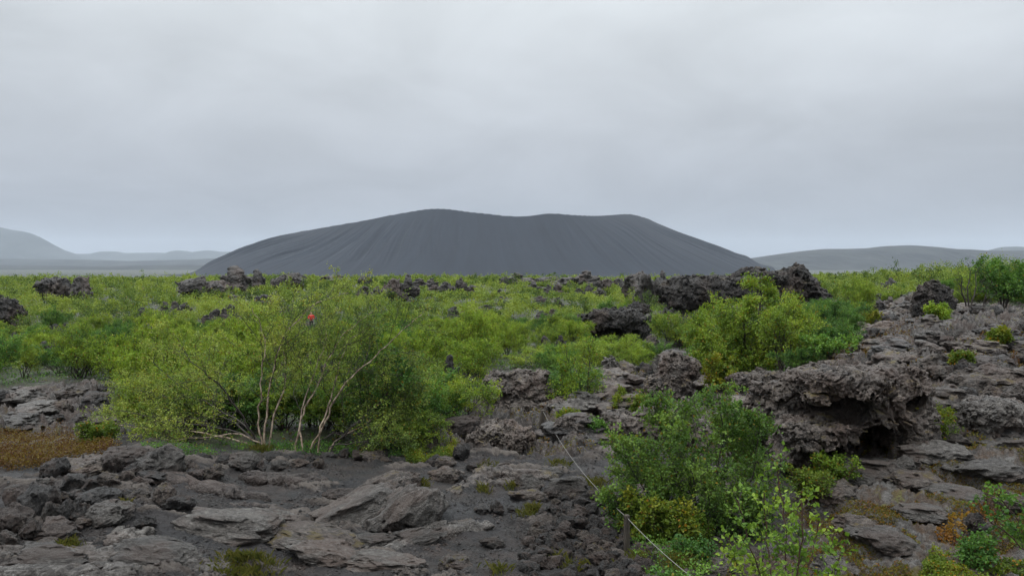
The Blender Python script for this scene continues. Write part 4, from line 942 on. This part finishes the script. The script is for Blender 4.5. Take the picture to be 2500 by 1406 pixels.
hero_tree('birch_sapling', 'leafy branch reaching in at the right edge of the slab', [
    [(2620, 1480), (2560, 1400), (2490, 1330), (2430, 1280), (2390, 1250)], [(2620, 1480), (2540, 1350, .2), (2470, 1250, .2), (2430, 1200, .2)], [(2620, 1480), (2560, 1330, .1), (2500, 1270)]],
    8.0, 28, M_LEAFD, [M_BARKR], leaf=.042, b1=9, b2=4, b3=2, nl=5, l1=.28, r0=.012, t0=.3, near=True, tw=.08)
hero_tree('birch_tree', 'dark green birch rising above the skyline at the right edge', [
    [(2450, 735), (2452, 690), (2445, 662), (2440, 645)], [(2455, 735), (2475, 690, .3), (2490, 668, .5), (2495, 655, .5)], [(2448, 735), (2425, 700, -.3), (2410, 665, -.5), (2405, 650, -.5)], [(2450, 735), (2500, 700, -.4), (2530, 665, -.6)]],
    47., 31, M_LEAFD, [Bk], leaf=.11, b1=11, b2=6, b3=4, nl=8, l1=.4, r0=.05, t0=.2, tw=.3)
hero_tree('bare_birch', 'half-bare dark twisted birch left of the tree at the right edge', [
    [(2365, 745), (2360, 705), (2372, 670), (2360, 640)], [(2368, 745), (2385, 700, .2), (2380, 670, .3), (2392, 650, .3)], [(2362, 745), (2345, 710, -.2), (2350, 680, -.3), (2335, 660, -.3)], [(2400, 745), (2410, 710, -.2), (2402, 685, -.3)]],
    45., 32, M_LEAFD, [Bk], leaf=.08, b1=8, b2=4, b3=2, nl=4, l1=.38, r0=.05, t0=.25, tw=.25, leafless=.8)
for i, (px, py, w, h, mat, lab) in enumerate([
        (2040, 1190, 130, 70, M_LEAFY, 'bright green willow bush before the low cave opening'), (2285, 1090, 110, 90, M_LEAFA, 'yellow and green willow in the hollow right of the cave'),
        (1990, 1230, 120, 70, M_LEAFA, 'small yellowing bush left of the right slab'), (1545, 1030, 150, 70, M_LEAFA, 'yellow-green willow clump on the low lava shelf'),
        (2305, 800, 66, 56, M_LEAFY, 'bright bush at the foot of the rounded boulder'), (2450, 850, 44, 46, M_LEAFA, 'yellow sprig on the far right rubble'),
        (1390, 1060, 90, 50, M_LEAFA, 'low mossy willow behind the rubbly boulder'), (1460, 1075, 60, 40, M_LEAFD, 'dark little bush between boulder and shelf'),
        (2040, 890, 150, 80, M_LEAFD, 'dense dark bush right of the tall yellow-green birch'), (1700, 1390, 130, 50, M_LEAFD, 'ground-hugging leafy clump under the rope'),
        (1800, 1120, 130, 150, M_LEAFD, 'upright sprays behind the dark green bush'), (1760, 980, 90, 110, M_LEAFA, 'thin yellowish sprig before the steep speckled knob'),
        (2130, 800, 90, 46, M_LEAFA, 'yellow-brown bush on the heath shelf left of the rounded boulder'), (2360, 900, 60, 34, M_LEAFA, 'tiny yellow bush on the far right rubble'), (2240, 980, 50, 40, M_LEAFD, 'green tuft in the small upper cave opening'),
        (2400, 1395, 110, 60, M_LEAFD, 'small leafy plant at the bottom right'), (1700, 1330, 70, 60, M_LEAFY, 'pale green shoots beneath the dark green bush'), (220, 1095, 130, 50, M_LEAFA, 'straggly yellow-green bush beside the rusty heath')]):
    x, y, z, d = P(px, py); W = w / F * d / 2; Hh = h / F * d
    lf = max(.035, min(.07, .0028 * d)); lm, wm = bush_proto(60 + i, W, Hh, 7, mat, lf, M_BARKR, 'willow', b1=7, b2=4, b3=3, nl=6, near=d < 16, tw=.09, spread=.8)
    e = bpy.data.objects.new('willow_bush', None); COL.objects.link(e); e.location = (x, y + W * .5, z); link('foliage', lm, e); link('stems', wm, e); tag(e, lab, 'bush'); SPEC.append((x, y))
print('special', time.time() - T0)

# --- scrub: Poisson spread of shrubs over the vegetated ground
br = np.random.default_rng(78)
PX_, PY_, PZ_, _ = P(760, 803); PERSON = (PX_, PY_)
BL = np.array(BLOCKERS)
def veg_ok(x, y, pad):
    z = float(gs(x, y)); px, py = project(x, y, z)
    if y < 90 and py > np.interp(px, VX, VY) - pad: return False
    if ((BL[:, 0] - x) ** 2 + (BL[:, 1] - y) ** 2 < (BL[:, 2] + .6) ** 2).any(): return False
    if math.exp(-(((x - 19.5) / 11) ** 2 + ((y - 64) / 9) ** 2) ** 2) > .45: return False
    if math.hypot(x - PERSON[0], y - PERSON[1]) < 1.: return False
    return True
CLEAR.append((760, 764, 802, 26, PERSON[1]))
CLA = np.array(CLEAR)
def max_h(x, y, rad=1.2):
    """tallest growth at (x, y) that leaves the rocks behind it showing"""
    z = float(gs(x, y)); px, _ = project(x, y, z); rp_ = rad * F / y
    m = (CLA[:, 4] > y) & (np.abs(CLA[:, 0] - px) < CLA[:, 3] + rp_ * .55)
    if not m.any(): return 9.
    row = (CLA[m, 2] - .12 * (CLA[m, 2] - CLA[m, 1])).max()
    return H - (row - HOR) / F * y - z
pts = []; cellsz = 2.0; gridd = {}
def try_pt(x, y, rmin):
    k = (int(x // cellsz), int(y // cellsz)); R = int(math.ceil(rmin / cellsz))
    for i in range(-R, R + 1):
        for j in range(-R, R + 1):
            for q in gridd.get((k[0] + i, k[1] + j), ()):
                if (q[0] - x) ** 2 + (q[1] - y) ** 2 < rmin * rmin: return False
    gridd.setdefault(k, []).append((x, y)); return True
cand = []
for _ in range(30000):
    y = math.sqrt(br.uniform(13 ** 2, 95 ** 2)); x = br.uniform(-.80, .80) * y
    cand.append((x, y))
near = []
for x, y in cand:
    if any((a - x) ** 2 + (b - y) ** 2 < 1.7 ** 2 for a, b in SPEC): continue
    if abs(x / y) > .74: continue
    if not veg_ok(x, y, 4 + 6 * (y < 30)): continue
    if try_pt(x, y, 1.85 + .012 * y): near.append((x, y))
for i, (px, py, s_) in enumerate([(2350, 752, .9), (2400, 748, 1.), (2450, 750, 1.05), (2500, 752, 1.), (2545, 756, .95), (2375, 735, 1.), (2425, 732, 1.), (2475, 733, 1.), (2010, 770, .9), (2060, 775, .9), (2095, 800, .75), (2030, 820, .9), (2075, 835, .8), (1995, 860, .9), (2040, 868, .8), (2170, 740, .7), (2200, 722, .8), (2130, 725, .8), (1960, 910, .6), (1560, 905, .7), (1600, 880, .7), (1700, 925, .7), (1745, 940, .6)]):
    x, y, z, d_ = P(px, py); kd = ['mid green', 'dark green', 'bright yellow-green'][(i * 2 + i // 3) % 3] if px > 2120 or px < 1800 else 'dark green'
    e = shrub(x, y, s_, kd, i % 5, i * 1.7, 'birch shrubs growing among the right-hand lava', .8); want(e, px, py, 'bushy ' + kd, 'birch shrub')
near.sort(key=lambda q: math.hypot(*q))
ncount = 0; rest = []
for i, (px, py, d_, s_, hs_) in enumerate([(560, 1040, 19.6, .75, .7), (690, 1035, 20.0, .8, .75), (830, 1040, 19.5, .75, .75), (940, 1030, 19.8, .8, .8), (460, 1030, 19.6, .75, .7), (370, 1010, 19.8, .7, .7), (620, 1000, 20, .8, .8), (760, 1000, 20.3, .8, .85), (900, 1000, 20.5, .8, .8), (1040, 1000, 20., .8, .85), (1110, 980, 21., .85, .85), (1020, 1040, 18.2, .6, .6)]):
    x = (px - 1250) / F * d_; e = shrub(x, d_, s_, ['dark green', 'mid green', 'mid green'][i % 3], i % 5, i * 1.3, 'birch shrubs covering the lava field', hs_)
    want(e, px, py, 'leafy ' + ['dark green', 'mid green', 'mid green'][i % 3], 'birch shrub'); near0 = try_pt(x, d_, .1)
def tone(x, y): return float(n2(np.array([x / 9. + 4]), np.array([y / 14.]))[0]) * 1.2 + br.normal() * .2
for x, y in near:
    z = float(gs(x, y)); px, py = project(x, y, z)
    infr = -60 < px < 2560
    if ncount < 255 and infr:
        t = tone(x, y); kd = 'bright yellow-green' if t > .22 else ('mid green' if t > -.2 else 'dark green')
        if px > 1990 and 20 < y < 40: kd = 'dark green' if br.random() < .6 else 'mid green'
        s = br.uniform(.58, 1.20) * (.85 if y < 24 else 1.); hs = br.uniform(.8, 1.18); mh = max_h(x, y) / 1.95
        if mh < .28: continue
        if s * hs > mh: hs = mh / s; 
        if hs < .5: s *= max(.6, hs / .5); hs = min(mh / s, .75)
        e = shrub(x, y, s, kd, int(br.integers(5)), br.uniform(0, 6.28), 'birch shrubs covering the lava field', hs)
        e_size = 'tall' if s * hs > .85 else ('low' if s * hs < .6 else 'mid-sized'); want(e, px, py - 30, e_size + ' ' + kd, 'birch shrub'); ncount += 1
    else: rest.append((x, y))
print('near shrubs', ncount, 'rest', len(rest), 'last d', near[min(ncount, len(near) - 1)])
# the far scrub: one mass
farp = list(rest)
for _ in range(26000):
    y = math.sqrt(br.uniform(60 ** 2, 300 ** 2)); x = br.uniform(-.78, .78) * y
    if y < 95: continue
    if not veg_ok(x, y, 2): continue
    if try_pt(x, y, 2.4 + .004 * y): farp.append((x, y))
print('far shrubs', len(farp))
VV = []; CC = []; RN = []
fp = np.array(farp); fz = gs(fp[:, 0], fp[:, 1])
for (x, y), z in zip(farp, fz):
    n = int(np.interp(y, [20, 60, 100, 160, 300], [1500, 1100, 480, 220, 90])); s = br.uniform(.75, 1.5); hh = br.uniform(.9, 2.9) * (1 if y < 180 else .8)
    mh = max_h(x, y)
    if mh < .35: continue
    hh = min(hh, mh * .9)
    n = int(n * min(1, .35 + hh * .5))
    nb = 8; bc = br.normal(size=(nb, 3)) * np.array([.58, .58, .30]); bc[:, 2] = np.abs(bc[:, 2]) + .45
    k = br.integers(nb, size=n); p = bc[k] + br.normal(size=(n, 3)) * np.array([.20, .20, .12])
    p[:, 2] = np.abs(p[:, 2]); p = p * np.array([s * 1.15, s * 1.15, hh * .95]) + np.array([x, y, z])
    VV.append(p); tn = .5 + 1.1 * tone(x, y); CC.append(np.clip(tn + br.normal(size=n) * .12 + (bc[k, 2] - .5) * .2, 0, 1))  # higher clumps coloured lighter: brightness of the crown tops painted into the leaves
Pf = np.concatenate(VV); Cf = np.concatenate(CC); n = len(Pf); yd = Pf[:, 1]
sz = np.interp(yd, [20, 60, 100, 160, 300], [.08, .10, .17, .26, .42]) * br.uniform(.7, 1.3, n)
v, f, k = leaves(Pf, br.normal(size=(n, 3)), sz, br, False, .7)
fm = mesh_np('birch_scrub', v, f, False, {'rnd': np.repeat(br.uniform(0, 1, n), 4), 'clump': np.repeat(Cf, 4)}, leaf_mat('scrub_leaves', (0.046,0.081,0.024), (0.144,0.217,0.039), (0.275,0.338,0.062), aut=.975, objvar=0))
tag(link('birch_scrub', fm), 'far birch scrub merging into one green mass', kind='stuff'); print('far quads', n)

# ground cover under the shrubs, low leafy plants and dead twigs (20-90 m)
def scatter_cover(name, label, n, region, mat, size, hgt, seed, clump=1.1, thr=0.):
    r = np.random.default_rng(seed); X, Y = region(r, n)
    m = n2(X * clump, Y * clump) + .5 * n2(X * clump * 3, Y * clump * 3) > thr; X, Y = X[m], Y[m]
    veg, rug, slb, _, _ = masks(X, Y); dz, _ = detail(X, Y, veg, rug, slb); Z = gs(X, Y) + dz
    Pq = np.stack([X, Y, Z + r.uniform(0, 1, len(X)) ** 1.5 * hgt], 1)
    me = leafmesh(name, Pq, r.normal(size=(len(X), 3)) + [0, 0, .6], size * r.uniform(.6, 1.4, len(X)), r, mat, False, .8)
    return tag(link(name, me), label, kind='stuff')
def reg_field(r, n):
    Y = np.sqrt(r.uniform(14 ** 2, 75 ** 2, n)); X = r.uniform(-.72, .72, n) * Y
    px, py = project(X, Y, gs(X, Y)); m = py < np.interp(px, VX, VY); return X[m], Y[m]
scatter_cover('ground_cover', 'low leafy undergrowth between the birch shrubs', 150000, reg_field, M_LEAFD, .07, .30, 1, .5, -.25)
scatter_cover('heath_cover', 'brown autumn heath patches between the birch shrubs', 60000, reg_field, M_LEAFR, .06, .22, 2, .35, .25)
def reg_poly(poly, x0, x1, y0, y1):
    def f(r, n):
        px = r.uniform(x0, x1, n); py = r.uniform(y0, y1, n); m = sdpoly(px, py, poly) > 0; px, py = px[m], py[m]
        d0 = raydir(1250, 1000)  # solve on the smooth ground by marching rows together
        u = (px - 1250) / F; v_ = (703 - py) / F; dx, dy, dz_ = u, cp + v_ * sp, -sp + v_ * cp; t = np.full(len(px), 6.0)
        for _ in range(60):
            q = H + dz_ * t - gs(dx * t, dy * t); t = t + np.clip(q / (np.abs(dz_) + .05), -2, 3) * .5
        return dx * t, dy * t
    return f
scatter_cover('moss', 'orange and olive moss and crowberry mats on the right slab', 260000, reg_poly(SLB, 1700, 2560, 1090, 1450), M_MOSS, .022, .035, 3, .7, -.02)
scatter_cover('moss', 'olive moss in the cracks of the rugged lava slope', 200000, reg_poly(RUG, 1000, 2550, 730, 1120), M_MOSS, .035, .07, 4, .8, .10)
scatter_cover('brown_heath', 'brown and olive heath on the shelf below the rounded boulder', 34000, reg_poly([(1960, 860), (2040, 800), (2180, 775), (2260, 800), (2200, 850), (2120, 885), (2000, 900)], 1950, 2270, 770, 905), M_LEAFR, .05, .16, 15, .5, -.6)
scatter_cover('brown_heath', 'patchy brown heath on the far right rubble', 20000, reg_poly([(2330, 830), (2520, 800), (2540, 900), (2400, 910)], 2320, 2545, 795, 915), M_LEAFR, .045, .12, 16, .6, -.1)
scatter_cover('brown_heath', 'mossy heath beside the steep speckled knob', 24000, reg_poly([(1440, 940), (1560, 900), (1600, 940), (1560, 990), (1440, 1000), (1350, 1000), (1360, 950)], 1340, 1610, 895, 1005), M_MOSS, .04, .12, 17, .7, -.5)
scatter_cover('rusty_heath', 'rusty red-brown heath patch behind the left stone heap', 42000, reg_poly([(-100, 1060), (120, 1062), (260, 1085), (300, 1120), (180, 1130), (40, 1150), (-100, 1150)], -100, 320, 1050, 1160), M_LEAFR, .032, .24, 5, .6, -.9)
scatter_cover('yellow_heath', 'yellow-brown crowberry patch beside the path right of the birches', 16000, reg_poly([(985, 1108), (1020, 1085), (1110, 1090), (1120, 1112), (1060, 1128), (990, 1128)], 980, 1125, 1080, 1135), M_LEAFA, .03, .16, 6, .6, -.9)
scatter_cover('autumn_leaves', 'orange autumn leaves of a creeping plant on the right slab', 2600, reg_poly([(2280, 1285), (2330, 1255), (2430, 1235), (2440, 1262), (2360, 1290), (2300, 1300)], 2270, 2445, 1230, 1305), leaf_mat('orange_leaves', (0.132,0.048,0.010), (0.204,0.096,0.015), (0.260,0.165,0.020)), .04, .08, 7, .6, -.9)
scatter_cover('leafy_mat', 'green and yellow leafy mat at the bottom right', 26000, reg_poly([(2240, 1406), (2290, 1330), (2400, 1350), (2520, 1380), (2520, 1440), (2240, 1440)], 2230, 2530, 1320, 1445), M_LEAFA, .03, .09, 8, .6, -.5)
scatter_cover('leafy_mat', 'green creeping plants along the rope right of the cobbles', 22000, reg_poly([(1480, 1260), (1540, 1230), (1700, 1330), (1880, 1400), (1900, 1440), (1600, 1440), (1540, 1370), (1520, 1300)], 1470, 1900, 1220, 1440), M_LEAFD, .034, .12, 9, .8, -.1)
scatter_cover('leafy_mat', 'mossy green edge beneath the two pale birches', 20000, reg_poly([(340, 1090), (620, 1085), (1000, 1080), (990, 1120), (700, 1112), (340, 1110)], 330, 1010, 1070, 1125), M_LEAFD, .033, .12, 10, .8, -.2)
# grass tufts
def grass(spots, seed):
    r = np.random.default_rng(seed); V = []; 
    for px, py, w, nb in spots:
        x, y, z, d = P(px, py); W = w / F * d / 2
        bx = x + r.normal(size=nb) * W * .5; by = y + r.normal(size=nb) * W * .5
        veg, rug, slb, _, _ = masks(bx, by); dz, _ = detail(bx, by, veg, rug, slb); bz = gs(bx, by) + dz + .0
        a = r.uniform(0, 6.28, nb); L = r.uniform(.05, .16, nb); ln = r.uniform(.2, 1., nb) * L
        b = np.stack([bx, by, bz], 1); m = b + np.stack([np.cos(a) * ln * .4, np.sin(a) * ln * .4, L * .65], 1); t = b + np.stack([np.cos(a) * ln, np.sin(a) * ln, L * .9], 1)
        s = np.stack([-np.sin(a), np.cos(a), 0 * a], 1) * .0035
        V.append(np.stack([b - s, b + s, m + s * .8, t, m - s * .8], 1).reshape(-1, 3))
    v = np.concatenate(V); n = len(v) // 5
    me = mesh_np('grass', v, np.arange(5 * n).reshape(n, 5), False, {'rnd': np.repeat(r.uniform(0, 1, n), 5), 'clump': np.repeat(r.uniform(0, 1, n), 5)}, M_GRASS)
    tag(link('grass', me), 'thin yellow-green grass tufts between the slabs and stones', kind='stuff')
gsp = [(600, 1392, 130, 900), (560, 1400, 60, 400), (630, 1312, 50, 300), (165, 1336, 60, 160), (305, 1240, 30, 120), (1050, 1240, 40, 160), (1030, 1190, 40, 120), (1190, 1150, 50, 150), (1250, 1190, 30, 90), (1180, 1200, 40, 90), (1300, 1245, 40, 160), (1445, 1180, 70, 260),
       (1470, 1210, 60, 200), (1330, 1370, 80, 120), (1400, 1390, 80, 120), (1220, 1395, 60, 80), (1390, 1060, 60, 200), (1520, 1330, 50, 200), (1100, 1385, 40, 80), (1290, 1260, 50, 100), (1370, 1140, 60, 120), (240, 1020, 60, 140), (640, 1100, 60, 300), (1560, 1385, 90, 300), (1650, 1400, 90, 300)]
grass(gsp, 3)
# gravel and pebbles on the dark soil
def gravel():
    r = np.random.default_rng(9); n = 42000
    px = r.uniform(150, 1420, n); py = r.uniform(1120, 1440, n); fx = reg_poly([(0, 1100), (1500, 1100), (1500, 1450), (0, 1450)], 0, 1500, 1110, 1445)
    X, Y = fx(r, n); m = n2(X * .9, Y * .9) + .6 * n2(X * 4, Y * 4) > -.1; X, Y = X[m], Y[m]; n = len(X)
    veg, rug, slb, _, _ = masks(X, Y); dz, _ = detail(X, Y, veg, rug, slb); Z = gs(X, Y) + dz
    t = np.array([(1, 0, 0), (-1, 0, 0), (0, 1, 0), (0, -1, 0), (0, 0, 1), (0, 0, -1)], float)
    s = .005 + .022 * r.uniform(0, 1, n) ** 4
    v = t[None] * (s[:, None, None] * r.uniform(.6, 1.5, (n, 6, 1))) * np.array([1.2, 1.2, .8]); a = r.uniform(0, 6.28, n); ca, sa = np.cos(a)[:, None], np.sin(a)[:, None]
    vx = v[..., 0] * ca - v[..., 1] * sa; vy = v[..., 0] * sa + v[..., 1] * ca; v = np.stack([vx + X[:, None], vy + Y[:, None], v[..., 2] + Z[:, None] + s[:, None] * .3], -1).reshape(-1, 3)
    fc = np.array([(0, 2, 4), (2, 1, 4), (1, 3, 4), (3, 0, 4), (2, 0, 5), (1, 2, 5), (3, 1, 5), (0, 3, 5)])
    f = (np.arange(n)[:, None, None] * 6 + fc[None]).reshape(-1, 3)
    tag(link('gravel', mesh_np('gravel', v, f, False, None, M_ROCKD)), 'loose dark gravel on the path', kind='stuff')
gravel()
print('cover', time.time() - T0)

# ------------------------------------------------------------------ posts and rope
def wood_mat():
    t = NT('weathered_post_wood'); vec = t.n('ShaderNodeTexCoord').outputs['Object']
    v = t.n('ShaderNodeVectorMath', {0: vec, 1: (30, 30, 3)}, operation='MULTIPLY').outputs[0]; n = t.noise(v, 2, 5, .7)
    return t.out(t.bsdf(Base_Color=t.mix(t.rng(n, .35, .65), (.022, .018, .014), (.075, .060, .045)), Roughness=.8, Normal=t.n('ShaderNodeBump', {'Height': n, 'Strength': .6, 'Distance': .01}).outputs[0]))
M_POST = wood_mat()
import bmesh
def post(px, py, hpx, wpx, lean, label):
    x, y, z, d = P(px, py); h = hpx / F * d; w = wpx / F * d / 2
    bm = bmesh.new(); lv = [(-.25, 1.05), (0, 1.02), (h * .5, 1.), (h - .012, 1.), (h, .86)]; rings = []
    for zz, k in lv: rings.append([bm.verts.new((sx * w * k, sy * w * k, zz)) for sx, sy in ((-1, -1), (1, -1), (1, 1), (-1, 1))])
    for a, b in zip(rings, rings[1:]):
        for i in range(4): bm.faces.new((a[i], a[(i + 1) % 4], b[(i + 1) % 4], b[i]))
    bm.faces.new(rings[-1]); bm.faces.new(rings[0][::-1]); bmesh.ops.bevel(bm, geom=[e for e in bm.edges], offset=.004, segments=1, affect='EDGES')
    me = bpy.data.meshes.new('rope_post'); bm.to_mesh(me); bm.free(); me.materials.append(M_POST)
    o = link('rope_post', me, loc=(x, y, z), rot=(0, lean, .3)); tag(o, label, 'post', 'rope posts beside the path')
    # drilled hole collar: the rope passes through a short dark sleeve near the top
    r = np.array([[-w * 1.25, 0, h * .93], [w * 1.25, 0, h * .93]]); v, f = tubes([(r, np.array([.012, .012]))], 8)
    link('rope_sleeve', mesh_np('rope_sleeve', v, f, True, None, M_BARK), o)
    return np.array([x + math.sin(lean) * h * .93, y, z + h * .93 * math.cos(lean)])
pa = post(1321, 1046, 46, 10, .12, 'far leaning rope post in front of the craggy outcrop'); pb = post(1530, 1352, 98, 12, .0, 'near upright rope post between cobbles and yellowing bush')
def rope():
    c = pix3(1760, 1460, 8.9); P3 = []
    for a, b, sag in ((pa, pb, .22), (pb, c, .06)):
        t = np.linspace(0, 1, 30)[:, None]; q = a + (b - a) * t; q[:, 2] -= (4 * t * (1 - t))[:, 0] * sag; P3.append(q)
    t = NT('rope_fibre'); vec = t.n('ShaderNodeTexCoord').outputs['Object']; m = t.out(t.bsdf(Base_Color=t.mix(t.noise(vec, 60, 3), (.13, .125, .115), (.27, .26, .24)), Roughness=.8))
    v, f = tubes([(q, np.full(len(q), .005)) for q in P3], 6)
    tag(link('rope', mesh_np('rope', v, f, True, None, m)), 'thin pale rope strung between the two wooden posts', 'rope')
rope()
# ------------------------------------------------------------------ the walker
def simple(name, col, rough=.7):
    t = NT(name); vec = t.n('ShaderNodeTexCoord').outputs['Object']; n = t.noise(vec, 12, 3)
    return t.out(t.bsdf(Base_Color=t.mix(t.rng(n, .3, .7), tuple(c * .82 for c in col), col), Roughness=rough))
def skin(name, joints, edges, mat, parent=None, lv=2):
    me = bpy.data.meshes.new(name); me.from_pydata([j[0] for j in joints], edges, []); o = bpy.data.objects.new(name, me); COL.objects.link(o)
    m = o.modifiers.new('s', 'SKIN'); m.use_smooth_shade = True; o.modifiers.new('d', 'SUBSURF').levels = lv
    if not me.skin_vertices: 
        bpy.context.view_layer.objects.active = o
    sv = me.skin_vertices[0].data
    for i, j in enumerate(joints): sv[i].radius = (j[1], j[2] if len(j) > 2 else j[1])
    sv[0].use_root = True
    dg = bpy.context.evaluated_depsgraph_get(); dg.update(); ev = bpy.data.meshes.new_from_object(o.evaluated_get(dg)); bpy.data.objects.remove(o)
    ev.materials.clear(); ev.materials.append(mat); ev.polygons.foreach_set('use_smooth', [True] * len(ev.polygons))
    return link(name, ev, parent)
def person():
    e = bpy.data.objects.new('person', None); COL.objects.link(e); x, y = PERSON; e.location = (x, y, float(gs(x, y)) + .0); e.rotation_euler = (0, 0, .15)
    tag(e, 'person in a red jacket and dark trousers standing among the bushes', 'person')
    skinc = simple('skin', (.45, .28, .2)); red = simple('red_jacket', (.62, .028, .02)); drk = simple('dark_trousers', (.02, .02, .025))
    J = [((0, 0, .95), .13, .10), ((0, 0, 1.15), .12, .09), ((0, 0, 1.38), .16, .10), ((0, 0, 1.48), .06, .06), ((0, -.01, 1.56), .062, .07), ((0, -.02, 1.65), .078, .092), ((0, -.01, 1.73), .055, .065),
         ((.10, 0, .88), .085), ((.11, -.01, .50), .055), ((.12, .01, .10), .04), ((.13, -.12, .04), .035), ((-.10, 0, .88), .085), ((-.11, -.01, .50), .055), ((-.12, .01, .10), .04), ((-.13, -.12, .04), .035),
         ((.18, 0, 1.40), .06), ((.27, -.02, 1.16), .042), ((.16, -.20, 1.08), .032), ((.10, -.26, 1.10), .03), ((-.18, 0, 1.40), .06), ((-.27, -.02, 1.16), .042), ((-.16, -.20, 1.08), .032), ((-.10, -.26, 1.10), .03)]
    E = [(0, 1), (1, 2), (2, 3), (3, 4), (4, 5), (5, 6), (0, 7), (7, 8), (8, 9), (9, 10), (0, 11), (11, 12), (12, 13), (13, 14), (2, 15), (15, 16), (16, 17), (17, 18), (2, 19), (19, 20), (20, 21), (21, 22)]
    body = skin('body', J, E, skinc, e)
    skin('jacket', [((0, 0, .86), .19, .15), ((0, 0, 1.12), .165, .13), ((0, 0, 1.36), .19, .14), ((0, 0, 1.47), .10, .10), ((.21, 0, 1.39), .085), ((.30, -.02, 1.15), .068), ((.18, -.18, 1.08), .052), ((-.21, 0, 1.39), .085), ((-.30, -.02, 1.15), .068), ((-.18, -.18, 1.08), .052)],
         [(0, 1), (1, 2), (2, 3), (2, 4), (4, 5), (5, 6), (2, 7), (7, 8), (8, 9)], red, e)
    skin('hood', [((0, .02, 1.50), .10, .10), ((0, .03, 1.62), .095, .105), ((0, .02, 1.73), .075, .085)], [(0, 1), (1, 2)], red, e)
    skin('trousers', [((0, 0, .90), .16, .12), ((.10, 0, .80), .105), ((.11, -.01, .48), .075), ((.12, .01, .10), .06), ((-.10, 0, .80), .105), ((-.11, -.01, .48), .075), ((-.12, .01, .10), .06)],
         [(0, 1), (1, 2), (2, 3), (0, 4), (4, 5), (5, 6)], drk, e)
    for s in (-1, 1): skin('boot', [((s * .12, .03, .06), .055), ((s * .13, -.08, .05), .05), ((s * .13, -.17, .045), .04)], [(0, 1), (1, 2)], drk, e)
try:
    person()
except Exception as ex:
    print('PERSON FAIL', ex); raise
do_labels()
# ------------------------------------------------------------------ haze, sky, light, camera
def haze():
    B = 27000.; v = np.array([(x, y, z) for x in (-B, B) for y in (-B, B) for z in (-40., 900.)])
    f = np.array([(0, 1, 3, 2), (4, 6, 7, 5), (0, 4, 5, 1), (2, 3, 7, 6), (0, 2, 6, 4), (1, 5, 7, 3)])
    me = mesh_np('haze', v, f, False); m = bpy.data.materials.new('haze_air'); m.use_nodes = True; nt = m.node_tree; nt.nodes.clear()
    pv = nt.nodes.new('ShaderNodeVolumePrincipled'); pv.inputs['Color'].default_value = (.79, .88, 1., 1); pv.inputs['Density'].default_value = HAZE; pv.inputs['Anisotropy'].default_value = 0.
    o = nt.nodes.new('ShaderNodeOutputMaterial'); nt.links.new(pv.outputs[0], o.inputs['Volume']); me.materials.append(m)
    tag(link('haze', me), 'thin misty air between the lava field and the hills', kind='stuff')
HAZE = 3.8e-5
haze()
SUN_EL, SUN_AZ = math.radians(68), math.radians(240)
w = bpy.data.worlds.new('World'); scene.world = w; w.use_nodes = True; nt = w.node_tree; nt.nodes.clear()
class W_(NT):
    def __init__(s, t): s.t = t
t = W_(nt)
gen = t.n('ShaderNodeTexCoord').outputs['Generated']; sep = t.n('ShaderNodeSeparateXYZ', {0: gen}); zc = sep.outputs[2]
zden = t.mth('ADD', t.mth('MAXIMUM', zc, 0.), .30)
cv = t.n('ShaderNodeCombineXYZ', {0: t.mth('DIVIDE', sep.outputs[0], zden), 1: t.mth('DIVIDE', sep.outputs[1], zden), 2: 0.}).outputs[0]
c1 = t.noise(cv, .6, 4, .5, .7); c2 = t.noise(cv, 1.9, 6, .55, .5)
cl = t.mth('ADD', t.mth('MULTIPLY', c1, .55), t.mth('MULTIPLY', c2, .45))
base = t.mix(t.rng(zc, .03, .34), (.352, .374, .432), (.80, .845, .875))
colr = t.n('ShaderNodeHueSaturation', {'Color': base, 'Value': t.rng(cl, .39, .61, .87, 1.12)}).outputs[0]
colr = t.n('ShaderNodeHueSaturation', {'Color': colr, 'Value': t.rng(zc, .36, .95, 1., 3.25)}).outputs[0]
sky = t.n('ShaderNodeTexSky', sky_type='NISHITA'); sky.sun_disc = False; sky.sun_elevation = SUN_EL; sky.sun_rotation = SUN_AZ
b1 = t.n('ShaderNodeBackground', {'Color': sky.outputs[0], 'Strength': .08}).outputs[0]; b2 = t.n('ShaderNodeBackground', {'Color': colr, 'Strength': 1.}).outputs[0]
mx = t.n('ShaderNodeMixShader', {0: .95, 1: b1, 2: b2}).outputs[0]; t.n('ShaderNodeOutputWorld', {'Surface': mx})
L = bpy.data.lights.new('sun', 'SUN'); L.energy = 1.3; L.angle = math.radians(14); L.color = (1, .97, .93)
lo = bpy.data.objects.new('sun', L); COL.objects.link(lo)
sd = Vector((math.sin(SUN_AZ) * math.cos(SUN_EL), math.cos(SUN_AZ) * math.cos(SUN_EL), math.sin(SUN_EL))); lo.rotation_euler = sd.to_track_quat('Z', 'Y').to_euler()
cam = bpy.data.cameras.new('camera'); co = bpy.data.objects.new('camera', cam); COL.objects.link(co); co.location = (0, 0, H); co.rotation_euler = (math.pi / 2 - PITCH, 0, 0)
cam.sensor_width = 36; cam.lens = 36 * F / 2500; cam.clip_start = .1; cam.clip_end = 60000; scene.camera = co
vs = scene.view_settings; vs.view_transform = 'Standard'; vs.look = 'None'; vs.exposure = 0; vs.gamma = 1
scene.render.engine = 'CYCLES'; cy = scene.cycles; cy.max_bounces = 5; cy.diffuse_bounces = 3; cy.glossy_bounces = 2; cy.transmission_bounces = 3; cy.volume_bounces = 1; cy.use_denoising = True; cy.caustics_reflective = False; cy.caustics_refractive = False
cy.use_adaptive_sampling = True; cy.adaptive_threshold = .02
print('total', time.time() - T0, 'objects', len(scene.objects))
